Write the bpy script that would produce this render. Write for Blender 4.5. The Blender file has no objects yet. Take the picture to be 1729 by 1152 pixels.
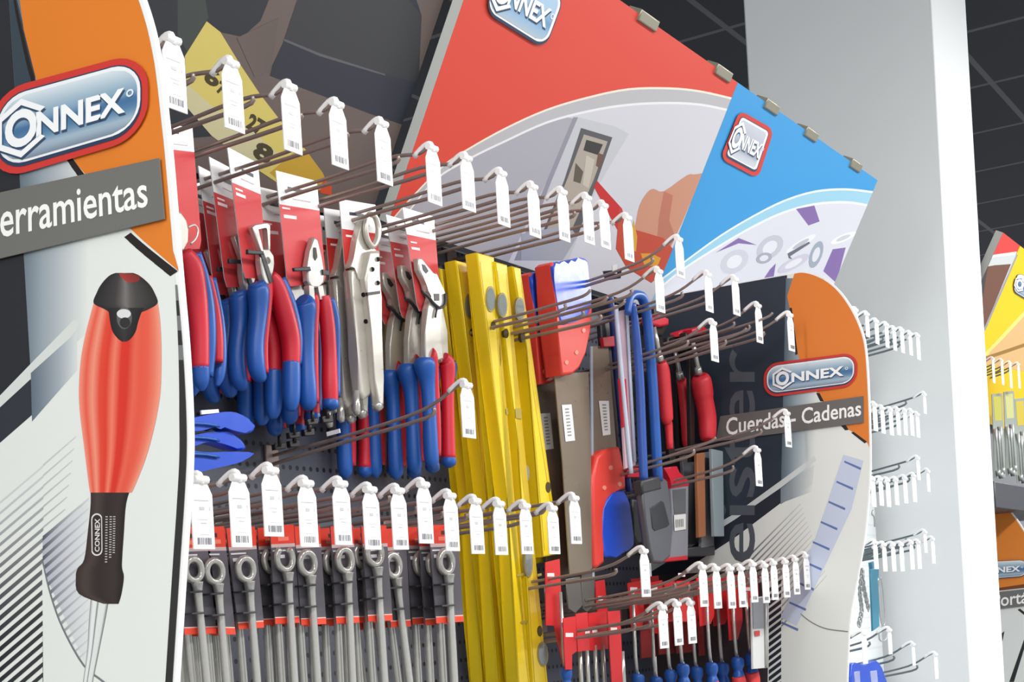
import bpy, bmesh, math, random
from mathutils import Vector, Matrix
random.seed(7)
SC = bpy.context.scene
COL = SC.collection

# ------------------------------------------------------------------ camera
F = 2450.0                    # focal length in pixels of the 1729 x 1152 frame
PX, PY = 864.5, 1034.0        # principal point
ROLL = math.radians(3.3)
TH = math.radians(32.1)       # angle between view axis and the shelf wall
CAM = Vector((0.0, -1.135, 1.45))
FW = Vector((math.cos(TH), math.sin(TH), 0)); RT = Vector((math.sin(TH), -math.cos(TH), 0)); UP = Vector((0, 0, 1))
cam = bpy.data.cameras.new('camera'); camo = bpy.data.objects.new('camera', cam); COL.objects.link(camo)
cam.sensor_fit = 'HORIZONTAL'; cam.sensor_width = 36.0; cam.lens = 36.0 * F / 1729.0
cam.shift_x = 0.0; cam.shift_y = (PY - 576.0) / 1729.0
cam.clip_start = 0.05; cam.clip_end = 100
rc = RT * math.cos(ROLL) - UP * math.sin(ROLL); uc = RT * math.sin(ROLL) + UP * math.cos(ROLL)
camo.matrix_world = Matrix(((rc.x, uc.x, -FW.x, CAM.x), (rc.y, uc.y, -FW.y, CAM.y), (rc.z, uc.z, -FW.z, CAM.z), (0, 0, 0, 1)))
SC.camera = camo
# ------------------------------------------------------------------ light
w = bpy.data.worlds.new('world'); SC.world = w; w.use_nodes = True
bg = w.node_tree.nodes['Background']; bg.inputs[0].default_value = (0.93, 0.97, 1.0, 1); bg.inputs[1].default_value = 0.62
def area(name, loc, size, size_y, power, target, color=(1, 0.98, 0.96)):
    l = bpy.data.lights.new(name, 'AREA'); l.shape = 'RECTANGLE'; l.size = size; l.size_y = size_y; l.energy = power; l.color = color
    o = bpy.data.objects.new(name, l); COL.objects.link(o); o.location = loc
    o.rotation_euler = (Vector(target) - Vector(loc)).to_track_quat('-Z', 'Y').to_euler()
    return o
area('aisle_and_fill_lamp', (1.6, -1.75, 2.9), 7.0, 0.25, 100, (1.6, -1.2, 0))
area('aisle_and_fill_lamp', (-3.2, -0.7, 2.9), 0.3, 3.2, 84, (-0.6, -0.7, 0.9))  # added fill behind the camera, brightens the faces turned towards it
area('aisle_and_fill_lamp', (5.2, -1.9, 2.9), 2.5, 0.25, 75, (5.0, -1.2, 0))  # extra unseen lamp, added to brighten the column front
SC.view_settings.view_transform = 'Standard'; SC.view_settings.look = 'None'
SC.view_settings.exposure = 0.42; SC.view_settings.gamma = 1.0; SC.view_settings.use_curve_mapping = False

# ------------------------------------------------------------------ pixel rays, used to measure positions on real planes
CR, SR = math.cos(ROLL), math.sin(ROLL)
def ray(u, v):
    du, dv = u - PX, v - PY
    return FW + RT * ((du * CR - dv * SR) / F) + UP * ((-du * SR - dv * CR) / F)
def onY(u, v, Y):
    d = ray(u, v); return CAM + d * ((Y - CAM.y) / d.y)
def onX(u, v, X):
    d = ray(u, v); return CAM + d * ((X - CAM.x) / d.x)
class Plane:
    def __init__(s, p0, n): s.p0 = Vector(p0); s.n = Vector(n).normalized()
    def at(s, u, v, e=0.0):
        d = ray(u, v); p = s.p0 + s.n * e
        return CAM + d * ((p - CAM).dot(s.n) / d.dot(s.n))
def depth(p): return (p - CAM).dot(FW)

# ------------------------------------------------------------------ materials
def lin(c): return tuple((x / 255 / 12.92) if x / 255 <= 0.04045 else ((x / 255 + 0.055) / 1.055) ** 2.4 for x in c)
MATS = {}
def M(name, rgb=(200, 200, 200), rough=0.45, metal=0.0, spec=0.5, noise=0.0, coat=0.0):
    if name in MATS: return MATS[name]
    m = bpy.data.materials.new(name); m.use_nodes = True; nt = m.node_tree; b = nt.nodes['Principled BSDF']
    c = lin(rgb) + (1,)
    b.inputs['Base Color'].default_value = c; b.inputs['Roughness'].default_value = rough; b.inputs['Metallic'].default_value = metal
    b.inputs['Specular IOR Level'].default_value = spec; b.inputs['Coat Weight'].default_value = coat
    tc = nt.nodes.new('ShaderNodeTexCoord'); no = nt.nodes.new('ShaderNodeTexNoise'); no.inputs['Scale'].default_value = 90
    nt.links.new(tc.outputs['Object'], no.inputs['Vector'])
    mr = nt.nodes.new('ShaderNodeMapRange'); mr.inputs['To Min'].default_value = max(0.02, rough - 0.06); mr.inputs['To Max'].default_value = min(1, rough + 0.06)
    nt.links.new(no.outputs['Fac'], mr.inputs['Value']); nt.links.new(mr.outputs['Result'], b.inputs['Roughness'])
    if noise:
        mx = nt.nodes.new('ShaderNodeMix'); mx.data_type = 'RGBA'
        mx.inputs['A'].default_value = tuple(x * (1 - noise) for x in c[:3]) + (1,); mx.inputs['B'].default_value = tuple(min(1, x * (1 + noise)) for x in c[:3]) + (1,)
        nt.links.new(no.outputs['Fac'], mx.inputs['Factor']); nt.links.new(mx.outputs['Result'], b.inputs['Base Color'])
    MATS[name] = m; return m
def print_mat(name='printed_ink', rough=0.42):
    if name in MATS: return MATS[name]
    m = bpy.data.materials.new(name); m.use_nodes = True; nt = m.node_tree; b = nt.nodes['Principled BSDF']
    a = nt.nodes.new('ShaderNodeAttribute'); a.attribute_name = 'Col'
    nt.links.new(a.outputs['Color'], b.inputs['Base Color']); b.inputs['Roughness'].default_value = rough; b.inputs['Specular IOR Level'].default_value = 0.3
    MATS[name] = m; return m
INK = print_mat()
GLOSS = print_mat('glossy_ink', 0.3)
def clear_plastic():
    m = bpy.data.materials.new('clear_plastic'); m.use_nodes = True; b = m.node_tree.nodes['Principled BSDF']
    b.inputs['Base Color'].default_value = (0.9, 0.95, 1, 1); b.inputs['Roughness'].default_value = 0.12; b.inputs['Alpha'].default_value = 0.28
    return m
CLEAR = clear_plastic()
WIRE = M('hook_wire', (150, 134, 128), 0.3, 0.35)
ZINC = M('zinc_wire', (176, 180, 180), 0.3, 0.4)
WHITE = M('white_plastic', (247, 247, 247), 0.4)
STEEL = M('tool_steel', (192, 191, 186), 0.22, 0.5, noise=0.1)
NICKEL = M('nickel_steel', (206, 202, 192), 0.3, 0.4, noise=0.06)
BLACKSTEEL = M('blackened_steel', (46, 42, 42), 0.4, 0.4)
BLUE = M('blue_grip', (30, 88, 172), 0.38)
RED = M('red_grip', (206, 30, 52), 0.42)
ROYAL = M('royal_blue_plastic', (38, 82, 205), 0.3)
SAWRED = M('red_plastic', (226, 68, 58), 0.4)
YEL = M('yellow_level_paint', (246, 214, 28), 0.3, coat=0.3)
DARK = M('dark_plastic', (48, 49, 53), 0.45)
GREYP = M('grey_plastic', (112, 113, 118), 0.45)
TAUPE = M('saw_blade_steel', (136, 124, 108), 0.3, 0.35)

# ------------------------------------------------------------------ mesh builder
ORG = {}
def bez(pts, k=6):
    """Catmull-Rom through tuples of any length"""
    if len(pts) < 3: return [tuple(p) for p in pts]
    P = [pts[0]] + list(pts) + [pts[-1]]; out = []
    for i in range(1, len(P) - 2):
        a, b, c, d = P[i - 1], P[i], P[i + 1], P[i + 2]
        for j in range(k):
            t = j / k
            out.append(tuple(0.5 * (2 * b[q] + (c[q] - a[q]) * t + (2 * a[q] - 5 * b[q] + 4 * c[q] - d[q]) * t * t + (3 * b[q] - a[q] - 3 * c[q] + d[q]) * t ** 3) for q in range(len(b))))
    out.append(tuple(P[-2])); return out
class MB:
    def __init__(s):
        s.bm = bmesh.new(); s.cl = s.bm.loops.layers.float_color.new('Col')
    def face(s, pts, mat=0, col=None, smooth=False):
        try: f = s.bm.faces.new([s.bm.verts.new(p) for p in pts])
        except ValueError: return None
        f.material_index = mat; f.smooth = smooth
        if col is not None:
            many = isinstance(col[0], (tuple, list))
            for i, l in enumerate(f.loops): l[s.cl] = lin(col[i] if many else col) + (1,)
        return f
    def prism(s, pts, d, mat=0, bevel=0.0, col=None, side=None, seg=2):
        d = Vector(d); a = [s.bm.verts.new(p) for p in pts]; b = [s.bm.verts.new(Vector(p) + d) for p in pts]
        n = len(a); fs = [s.bm.faces.new(a), s.bm.faces.new(b[::-1])]
        for i in range(n): fs.append(s.bm.faces.new((a[(i + 1) % n], a[i], b[i], b[(i + 1) % n])))
        for k, f in enumerate(fs):
            f.material_index = mat if (side is None or k == 0) else side
            if col is not None:
                for l in f.loops: l[s.cl] = lin(col) + (1,)
        if bevel:
            ed = {e for e in fs[0].edges} | {e for e in fs[1].edges}
            r = bmesh.ops.bevel(s.bm, geom=list(ed), offset=bevel, segments=seg, affect='EDGES', profile=0.5, clamp_overlap=True, material=-1)
            for f in r['faces']: f.smooth = True
        return fs
    def box(s, lo, hi, mat=0, bevel=0.0, col=None):
        lo, hi = Vector(lo), Vector(hi)
        s.prism([(lo.x, lo.y, lo.z), (hi.x, lo.y, lo.z), (hi.x, lo.y, hi.z), (lo.x, lo.y, hi.z)], (0, hi.y - lo.y, 0), mat, bevel, col)
    def tube(s, pts, rad, mat=0, n=10, ref=None, ratio=1.0, cap=True, k=0, col=None):
        """round or flattened tube; ref = axis along which the radius is scaled by ratio"""
        if not isinstance(rad, (list, tuple)): rad = [rad] * len(pts)
        if k:
            q = bez([tuple(p) + (r,) for p, r in zip(pts, rad)], k); pts = [Vector(x[:3]) for x in q]; rad = [max(1e-5, x[3]) for x in q]
        pts = [Vector(p) for p in pts]; rings = []; prev = None
        for i, p in enumerate(pts):
            t = (pts[min(i + 1, len(pts) - 1)] - pts[max(i - 1, 0)]).normalized()
            if ref is not None: e = Vector(ref) - t * t.dot(Vector(ref))
            elif prev is None: e = t.orthogonal()
            else: e = prev - t * prev.dot(t)
            e.normalize(); prev = e; g = t.cross(e)
            rings.append([s.bm.verts.new(p + e * (rad[i] * ratio * math.cos(2 * math.pi * j / n)) + g * (rad[i] * math.sin(2 * math.pi * j / n))) for j in range(n)])
        fs = []
        for a, b in zip(rings, rings[1:]):
            for j in range(n):
                f = s.bm.faces.new((a[j], a[(j + 1) % n], b[(j + 1) % n], b[j])); f.smooth = True; f.material_index = mat; fs.append(f)
        if cap:
            for r in (rings[0], rings[-1][::-1]):
                f = s.bm.faces.new(r); f.material_index = mat; fs.append(f)
        if col is not None:
            for f in fs:
                for l in f.loops: l[s.cl] = lin(col) + (1,)
    def grid(s, fn, nu, nv, colfn, mat=0):
        """gradient patch: fn(a,b)->point, colfn(a,b)->rgb"""
        for i in range(nu):
            for j in range(nv):
                c = [(i / nu, j / nv), ((i + 1) / nu, j / nv), ((i + 1) / nu, (j + 1) / nv), (i / nu, (j + 1) / nv)]
                s.face([fn(*q) for q in c], mat, [colfn(*q) for q in c])
    def build(s, name, mats, parent=None, org=None, label=None, recalc=True):
        if recalc: bmesh.ops.recalc_face_normals(s.bm, faces=s.bm.faces[:])
        o = ORG[parent.name] if parent is not None else (Vector(org) if org is not None else None)
        if o is None:
            vs = [v.co for v in s.bm.verts]; lo = Vector([min(v[i] for v in vs) for i in range(3)]); hi = Vector([max(v[i] for v in vs) for i in range(3)])
            o = Vector(((lo.x + hi.x) / 2, (lo.y + hi.y) / 2, lo.z))
        bmesh.ops.translate(s.bm, verts=s.bm.verts[:], vec=-o)
        me = bpy.data.meshes.new(name); s.bm.to_mesh(me); s.bm.free()
        for m in (mats if isinstance(mats, (list, tuple)) else [mats]): me.materials.append(m)
        ob = bpy.data.objects.new(name, me); COL.objects.link(ob); ORG[ob.name] = o
        if parent is not None: ob.parent = parent
        else: ob.location = o
        if label: ob['label'] = label
        return ob
def tag(o, label, cat, group=None, kind=None):
    o['label'] = label; o['category'] = cat
    if group: o['group'] = group
    if kind: o['kind'] = kind
    return o
def thing(name, label, cat, loc, group=None):
    o = bpy.data.objects.new(name, None); COL.objects.link(o); o.location = loc; o.empty_display_size = 0.03
    ORG[o.name] = Vector(loc); return tag(o, label, cat, group)
def struct(o): o['kind'] = 'structure'; return o
def copy_tree(o, d, label, rot=None):
    r = o.copy(); COL.objects.link(r); r.location = o.location + Vector(d); r['label'] = label
    if rot: r.rotation_euler = rot
    for ch in list(o.children):
        c = ch.copy(); COL.objects.link(c); c.parent = r
        for g in ch.children:
            e = g.copy(); COL.objects.link(e); e.parent = c
    return r
ORD = ['first', 'second', 'third', 'fourth', 'fifth', 'sixth', 'seventh', 'eighth', 'ninth', 'tenth', 'eleventh', 'twelfth', 'thirteenth', 'fourteenth', 'fifteenth']
def ordn(i, n, a='leftmost', z='rightmost'):
    return a if i == 0 else (z if i == n - 1 else ORD[i] + ' from left')

# ------------------------------------------------------------------ lettering and emblems
TXT = {}
def glyphs(body, bold=0.0):
    key = (body, bold)
    if key in TXT: return TXT[key]
    c = bpy.data.curves.new('lettering', 'FONT'); c.body = body; c.offset = bold; c.resolution_u = 3
    o = bpy.data.objects.new('lettering', c); COL.objects.link(o)
    dg = bpy.context.evaluated_depsgraph_get(); me = bpy.data.meshes.new_from_object(o.evaluated_get(dg))
    vs = [(v.co.x, v.co.y) for v in me.vertices]; fs = [tuple(p.vertices) for p in me.polygons]
    bpy.data.objects.remove(o); bpy.data.curves.remove(c); bpy.data.meshes.remove(me)
    x0, x1 = min(v[0] for v in vs), max(v[0] for v in vs); y0, y1 = min(v[1] for v in vs), max(v[1] for v in vs)
    vs = [((x - x0) / (x1 - x0), (y - y0) / (y1 - y0)) for x, y in vs]
    TXT[key] = (vs, fs); return TXT[key]
def quadmap(q):
    (ax, ay), (bx, by), (cx, cy), (dx, dy) = q          # TL TR BR BL ; s to the right, t downwards
    return lambda s, t: ((ax * (1 - s) + bx * s) * (1 - t) + (dx * (1 - s) + cx * s) * t, (ay * (1 - s) + by * s) * (1 - t) + (dy * (1 - s) + cy * s) * t)
def text_on(mb, body, q, put, col, bold=0.0):
    """q: four corners TL TR BR BL in the coordinates put() takes"""
    vs, fs = glyphs(body, bold); f = quadmap(q); P = [put(*f(x, 1 - y)) for x, y in vs]
    for p in fs: mb.face([P[i] for i in p], 0, col)
def rrect(x0, y0, x1, y1, rx, ry, n=7):
    o = []
    for cx, cy, a in ((x1 - rx, y0 + ry, -90), (x1 - rx, y1 - ry, 0), (x0 + rx, y1 - ry, 90), (x0 + rx, y0 + ry, 180)):
        for i in range(n + 1):
            t = math.radians(a + 90 * i / n); o.append((cx + rx * math.cos(t), cy + ry * math.sin(t)))
    return o
def lerp(a, b, t): return tuple(x + (y - x) * t for x, y in zip(a, b))
def ramp(stops, t):
    for (a, ca), (b, cb) in zip(stops, stops[1:]):
        if t <= b: return lerp(ca, cb, (t - a) / (b - a) if b > a else 0)
    return stops[-1][1]
STEELGRAD = [(0, (214, 224, 230)), (0.18, (176, 196, 208)), (0.42, (126, 158, 184)), (0.52, (66, 108, 152)), (0.68, (92, 132, 166)), (0.85, (168, 186, 200)), (1, (120, 138, 156))]
def emblem(mb, q, put0, asp, red=True, grad=STEELGRAD, rad=0.42):
    """steel-blue capsule with a hexagon C, an O in it and the letters NNEX; q TL TR BR BL, asp = length/height, put(u,v,e)"""
    e0 = E[0]; put = lambda u, v, e: put0(u, v, e + e0)
    f = quadmap(q); L = lambda pts, e, col: mb.face([put(*f(*p), e) for p in pts], 0, col)
    ry = rad; rx = rad / asp
    if red: L(rrect(0, 0, 1, 1, rx, ry), 0.0006, (205, 62, 56))
    m = 0.075
    L(rrect(m / asp, m, 1 - m / asp, 1 - m, rx - m / asp, ry - m), 0.0009, (52, 66, 92))
    m = 0.09
    L(rrect(m / asp, m, 1 - m / asp, 1 - m - 0.03, rx - m / asp, ry - m), 0.0012, (236, 240, 242))
    m = 0.13; x0, x1, y0, y1 = m / asp, 1 - m / asp, m, 1 - m - 0.02; r2x, r2y = rx - m / asp, ry - m; N = 18
    def ext(y):
        d = 0
        if y < y0 + r2y: d = (y0 + r2y - y) / r2y
        elif y > y1 - r2y: d = (y - y1 + r2y) / r2y
        d = min(1, d); k = r2x * (1 - math.sqrt(max(0, 1 - d * d))); return x0 + k, x1 - k
    for i in range(N):
        a, b = y0 + (y1 - y0) * i / N, y0 + (y1 - y0) * (i + 1) / N; ca, cb = ramp(grad, i / N), ramp(grad, (i + 1) / N)
        la, ra = ext(a); lb, rb = ext(b)
        mb.face([put(*f(la, a), 0.0015), put(*f(ra, a), 0.0015), put(*f(rb, b), 0.0015), put(*f(lb, b), 0.0015)], 0, [ca, ca, cb, cb])
    ga = max(asp, 1.75)
    for dx, dy, e, col in ((0.006, 0.03, 0.0018, (58, 80, 108)), (0, 0, 0.0021, (244, 246, 247))):
        cx, cy, R = 0.20 + dx, 0.49 + dy, 0.33
        hexo = [(cx + R * math.cos(math.radians(a)) / ga * 0.98, cy + R * math.sin(math.radians(a))) for a in (-30, -90, -150, 150, 90, 30)]
        hexi = [(cx + R * 0.78 * math.cos(math.radians(a)) / ga, cy + R * 0.78 * math.sin(math.radians(a))) for a in (-30, -90, -150, 150, 90, 30)]
        for i in range(5): L([hexo[i], hexo[i + 1], hexi[i + 1], hexi[i]], e, col)
        for i in range(20):
            a, b = 2 * math.pi * i / 20, 2 * math.pi * (i + 1) / 20
            pt = lambda t, r: (cx + r * 0.9 * math.cos(t) / ga, cy + r * math.sin(t))
            L([pt(a, 0.21), pt(b, 0.21), pt(b, 0.115), pt(a, 0.115)], e, col)
        fq = [(0.295 + dx, 0.36 + dy), (0.855 + dx, 0.36 + dy), (0.855 + dx, 0.645 + dy), (0.295 + dx, 0.645 + dy)]
        vs, fs = glyphs('NNEX', 0.035); g = quadmap(fq); P = [put(*f(*g(x, 1 - y)), e) for x, y in vs]
        for p in fs: mb.face([P[i] for i in p], 0, col)
    for i in range(10):
        a, b = 2 * math.pi * i / 10, 2 * math.pi * (i + 1) / 10; pt = lambda t, r: (0.885 + r * math.cos(t) / ga, 0.44 + r * math.sin(t))
        L([pt(a, 0.045), pt(b, 0.045), pt(b, 0.025), pt(a, 0.025)], 0.0021, (225, 232, 238))
# ------------------------------------------------------------------ setting
X1, X2 = 0.748, 2.267
def pegboard(name, rgb, hole, pitch=0.0125):
    m = bpy.data.materials.new(name); m.use_nodes = True; nt = m.node_tree; b = nt.nodes['Principled BSDF']; b.inputs['Roughness'].default_value = 0.5
    tc = nt.nodes.new('ShaderNodeTexCoord'); sp = nt.nodes.new('ShaderNodeSeparateXYZ'); nt.links.new(tc.outputs['Object'], sp.inputs[0])
    def mth(op, a, bb=None):
        n = nt.nodes.new('ShaderNodeMath'); n.operation = op
        for i, x in enumerate((a, bb)):
            if x is None: continue
            if isinstance(x, (int, float)): n.inputs[i].default_value = x
            else: nt.links.new(x, n.inputs[i])
        return n.outputs[0]
    q = []
    for ax, k in (('X', 1.0), ('Z', 2.0)):
        fr = mth('FRACT', mth('DIVIDE', sp.outputs[ax], pitch * k)); q.append(mth('POWER', mth('MULTIPLY', mth('SUBTRACT', fr, 0.5), k), 2.0))
    d = mth('SQRT', mth('ADD', q[0], q[1])); lt = mth('LESS_THAN', d, 0.24)
    mx = nt.nodes.new('ShaderNodeMix'); mx.data_type = 'RGBA'; mx.inputs['A'].default_value = lin(rgb) + (1,); mx.inputs['B'].default_value = lin(hole) + (1,)
    nt.links.new(lt, mx.inputs['Factor']); nt.links.new(mx.outputs['Result'], b.inputs['Base Color']); return m
PEG = pegboard('dark_perforated_steel', (74, 77, 90), (18, 18, 24)); PEGW = pegboard('pale_perforated_steel', (222, 228, 230), (200, 207, 210))
b = MB(); b.box((0.3, 0, 0.3), (X2, 0.02, 1.965)); struct(b.build('wall_back', PEG, org=(0.3, 0, 0)))
b = MB(); b.box((X2 + 0.001, 0.0, 0.3), (3.52, 0.02, 1.965)); struct(b.build('wall_back_second', PEGW, org=(0.3, 0, 0)))
b = MB(); b.box((3.95, 0.0, 0.3), (6.6, 0.02, 2.05)); struct(b.build('wall_back_third', M('grey_steel_back', (120, 122, 128)), org=(0.3, 0, 0)))
b = MB(); b.box((-3, -5, -0.1), (9, 3.5, 0)); struct(b.build('floor', M('grey_floor_tile', (168, 166, 160), 0.35, noise=0.06)))
cm = bpy.data.materials.new('dark_ceiling_tiles'); cm.use_nodes = True; nt = cm.node_tree; bs = nt.nodes['Principled BSDF']; bs.inputs['Roughness'].default_value = 0.8
tc = nt.nodes.new('ShaderNodeTexCoord'); br = nt.nodes.new('ShaderNodeTexBrick'); br.offset = 0; br.inputs['Scale'].default_value = 1.0
br.inputs['Color1'].default_value = lin((44, 47, 56)) + (1,); br.inputs['Color2'].default_value = lin((40, 43, 52)) + (1,); br.inputs['Mortar'].default_value = lin((98, 99, 104)) + (1,)
br.inputs['Mortar Size'].default_value = 0.012; br.inputs['Brick Width'].default_value = 0.6; br.inputs['Row Height'].default_value = 0.6
nt.links.new(tc.outputs['Object'], br.inputs['Vector']); nt.links.new(br.outputs['Color'], bs.inputs['Base Color'])
b = MB(); b.box((-3, -5, 3.42), (16, 9, 3.5)); struct(b.build('ceiling', cm))
b = MB(); b.box((-3, 8.8, 0), (16, 9, 3.42)); struct(b.build('wall_far', M('dark_far_wall', (52, 55, 64), 0.8)))
b = MB(); b.box((15.9, -5, 0), (16, 8.8, 3.42)); struct(b.build('wall_end', M('dark_far_wall', (52, 55, 64), 0.8)))
# square white column standing in the shelf run
pc = onX(1601, 500, 3.56); pl = onX(1258, 60, 3.56); pr = onY(1659, 500, pc.y)
b = MB(); b.box((3.56, pc.y, 0), (pr.x, pl.y, 3.42), bevel=0.004); struct(b.build('wall_column', M('white_column_paint', (226, 230, 232), 0.55)))

# ------------------------------------------------------------------ end panels standing out from the wall
def panel_outline(X, px, ztop, zbot):
    pts = [onX(u, v, X) for u, v in px]
    return [Vector((X, -0.004, ztop))] + pts + [Vector((X, -0.004, zbot))]
PANELW = (226, 230, 225)
def make_panel(X, edge_px, zbot, label, th=0.005):
    pts = [onX(u, v, X) for u, v in edge_px]; zt = pts[0].z
    t = thing('end_panel', label, 'sign', (X, -0.2, zbot))
    b = MB(); b.prism([(X, -0.003, zt)] + pts + [(X, pts[-1].y, zbot), (X, -0.003, zbot)], (th, 0, 0), 0)
    b.build('board', M('white_board_edge', (240, 242, 240), 0.4), t)
    return t
# near panel
edge = bez([(47, -214), (110, -195), (168, -150), (206, -78), (226, -36), (241, 0), (254, 42), (263, 82), (270, 124), (279, 203), (286, 271), (294, 365), (304, 481), (313, 583), (318.5, 680), (320, 760), (316, 845), (308, 964), (296, 1152), (285, 1330)], 4)
near = make_panel(X1, edge, 1.2, 'large white end panel with orange top and printed red screwdriver')
ln = Plane((X1, 0, 0), (-1, 0, 0)); E = [0.0003]
def P1(u, v, e=None): return ln.at(u, v, E[0] if e is None else e)
CLIP = []                      # half spaces (normal, offset) a print must stay inside
def clipped(P):
    for n, d in CLIP:
        out = []
        for a, c in zip(P, P[1:] + P[:1]):
            da, dc = a.dot(n) - d, c.dot(n) - d
            if da >= 0: out.append(a)
            if (da >= 0) != (dc >= 0): out.append(a + (c - a) * (da / (da - dc)))
        P = out
        if len(P) < 3: return []
    return P
def lay(mb, pts, col, put=P1):
    E[0] += 0.00002; P = clipped([put(u, v) for u, v in pts])
    if len(P) > 2: mb.face(P, 0, col)
def quadgrad(mb, q, cols, put, nu=8, nv=2):
    E[0] += 0.00002; f = quadmap(q); mb.grid(lambda a, c: put(*f(a, c)), nu, nv, lambda a, c: ramp(cols, a))
CLIP[:] = [(Vector((0, -1, 0)), 0.004), (Vector((0, 0, 1)), 1.2)]; b = MB()
in_edge = [(u - 7 if v > -100 else u - 4, v + 1) for u, v in edge]
inner = [(u, v) for u, v in in_edge]
lay(b, [(-420, -290), (-60, -230)] + inner + [(-420, 1330)], PANELW)
# slate gradient at the upper left, dark strip
quadgrad(b, [(-60, -225), (150, -225), (150, 560), (-60, 740)], [(0, (44, 48, 52)), (0.36, (46, 51, 57)), (0.38, (84, 98, 108)), (0.62, (150, 162, 170)), (1, PANELW)], P1, 16, 3)
lay(b, [(-420, -225), (10, -225), (15, 0), (28, 200), (40, 430), (53, 650), (55, 700), (-60, 790), (-420, 1060)], (45, 47, 51))
lay(b, [(16, 0), (29, 0), (60, 130), (42, 200), (28, 200)], (58, 70, 80))
lay(b, [(-420, 1110), (-60, 735), (0, 668), (60, 606), (125, 540), (135, 545), (128, 560), (55, 640), (0, 690), (-60, 755), (-420, 1135)], (214, 218, 214))
lay(b, [(-60, 760), (0, 688), (52, 640), (55, 700), (0, 748), (-60, 805)], (52, 55, 62))
quadgrad(b, [(52, 630), (130, 560), (130, 625), (54, 712)], [(0, (98, 112, 124)), (0.6, (160, 170, 178)), (1, (214, 219, 218))], P1, 8, 2)
# orange field with its dark seam
orange = (222, 126, 44)
oe = [(u, v) for u, v in inner if v > -230 and v < 440]
lay(b, [(28, -40), (-20, -226), (47, -214)] + oe[1:] + [(302, 458), (240, 405), (205, 372), (168, 322), (130, 278), (95, 220), (60, 130), (40, 50)], orange)
seam = bez([(20, -60), (27, 0), (40, 60), (58, 130), (92, 216), (128, 275), (165, 322), (204, 375), (240, 410), (300, 458)], 4)
E[0] += 0.00002
for i, (p, q) in enumerate(zip(seam, seam[1:])):
    wd = 3 + 10 * i / len(seam)
    if 27 <= i <= 29: continue
    b.face([P1(p[0], p[1]), P1(q[0], q[1]), P1(q[0] - wd, q[1] + wd * 0.7), P1(p[0] - wd, p[1] + wd * 0.7)], 0, (40, 36, 34) if i < 34 or i % 8 else PANELW)
# slanting bars at the lower left
E[0] += 0.00002
for i in range(27):
    y0 = 838 + i * 17.5; dk = max(30, 196 - i * 17); lt = max(60, 214 - i * 11); wd = 4 + min(6, i * 0.6)
    b.face([P1(-60, y0 + 60), P1(73, y0 - 53), P1(73, y0 - 53 + wd * 0.8), P1(-60, y0 + 60 + wd)], 0, [(dk, dk, dk + 4), (lt, lt, lt + 3), (lt, lt, lt + 3), (dk, dk, dk + 4)])
for i in range(9):
    y0 = 772 + i * 17.5; lt = 214 - i * 3
    b.face([P1(73, y0 + 12), P1(128 - i * 3, y0 - 36 + i * 3), P1(128 - i * 3, y0 - 34 + i * 3), P1(73, y0 + 15)], 0, [(lt - 20, lt - 20, lt - 16), (lt, lt, lt), (lt, lt, lt), (lt - 20, lt - 20, lt - 16)])
quadgrad(b, [(72, 905), (158, 840), (152, 1140), (72, 960)], [(0, (176, 178, 190)), (0.5, (204, 206, 212)), (1, (222, 226, 223))], P1, 6, 2)
E[0] += 0.00002
for i in range(16):
    y0 = 900 + i * 17
    b.face([P1(72, y0 + 6), P1(150, y0 - 60), P1(150, y0 - 57), P1(72, y0 + 14)], 0, [(84, 86, 98), (210, 213, 213), (210, 213, 213), (84, 86, 98)])
lay(b, bez([(71, 950), (84, 1005), (105, 1063), (140, 1125), (172, 1152), (220, 1190)], 4) + [(220, 1330), (75, 1330)], PANELW)
cv = bez([(71, 950), (84, 1005), (105, 1063), (140, 1125), (172, 1152), (220, 1190)], 5); E[0] += 0.00002
for p, q in zip(cv, cv[1:]): b.face([P1(*p), P1(*q), P1(q[0] + 2, q[1] - 3), P1(p[0] + 2, p[1] - 3)], 0, (120, 122, 126))
# dark ribbed stripe along the edge
E[0] += 0.00002
st = [(u, v) for u, v in edge if v >= 481]
for i, (p, q) in enumerate(zip(st, st[1:])):
    a, c = (3 + 9 * min(1, max(0, (y - 470) / 240)) for y in (p[1], q[1]))
    b.face([P1(p[0] - 5, p[1]), P1(q[0] - 5, q[1]), P1(q[0] - 5 - c, q[1]), P1(p[0] - 5 - a, p[1])], 0, (50, 49, 48) if p[1] > 620 or i % 2 else (120, 122, 122))
# printed screwdriver
def spans(mb, rows, cols, put=P1):
    """rows: (v, left, right) ; cols: colour stops across"""
    E[0] += 0.00002; R = bez(rows, 4)
    for p, q in zip(R, R[1:]):
        for k in range(12):
            a, c = k / 12, (k + 1) / 12
            mb.face([put(p[1] + (p[2] - p[1]) * a, p[0]), put(p[1] + (p[2] - p[1]) * c, p[0]), put(q[1] + (q[2] - q[1]) * c, q[0]), put(q[1] + (q[2] - q[1]) * a, q[0])], 0, [ramp(cols, a), ramp(cols, c), ramp(cols, c), ramp(cols, a)])
spans(b, [(1000, 154, 186), (1050, 150, 177), (1100, 147, 167), (1152, 140, 157), (1250, 128, 142)], [(0, (120, 122, 124)), (0.12, (228, 231, 228)), (0.35, (226, 229, 226)), (0.42, (110, 114, 116)), (0.5, (222, 226, 224)), (0.85, (222, 225, 222)), (1, (108, 110, 112))])
spans(b, [(815, 152, 224), (850, 153, 213), (900, 148, 209), (945, 142, 206), (960, 131, 206), (975, 128, 209), (1003, 133, 205), (1020, 175, 200)], [(0, (58, 48, 46)), (0.2, (76, 66, 62)), (0.45, (52, 44, 43)), (0.8, (60, 52, 50)), (1, (42, 36, 36))])
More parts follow.
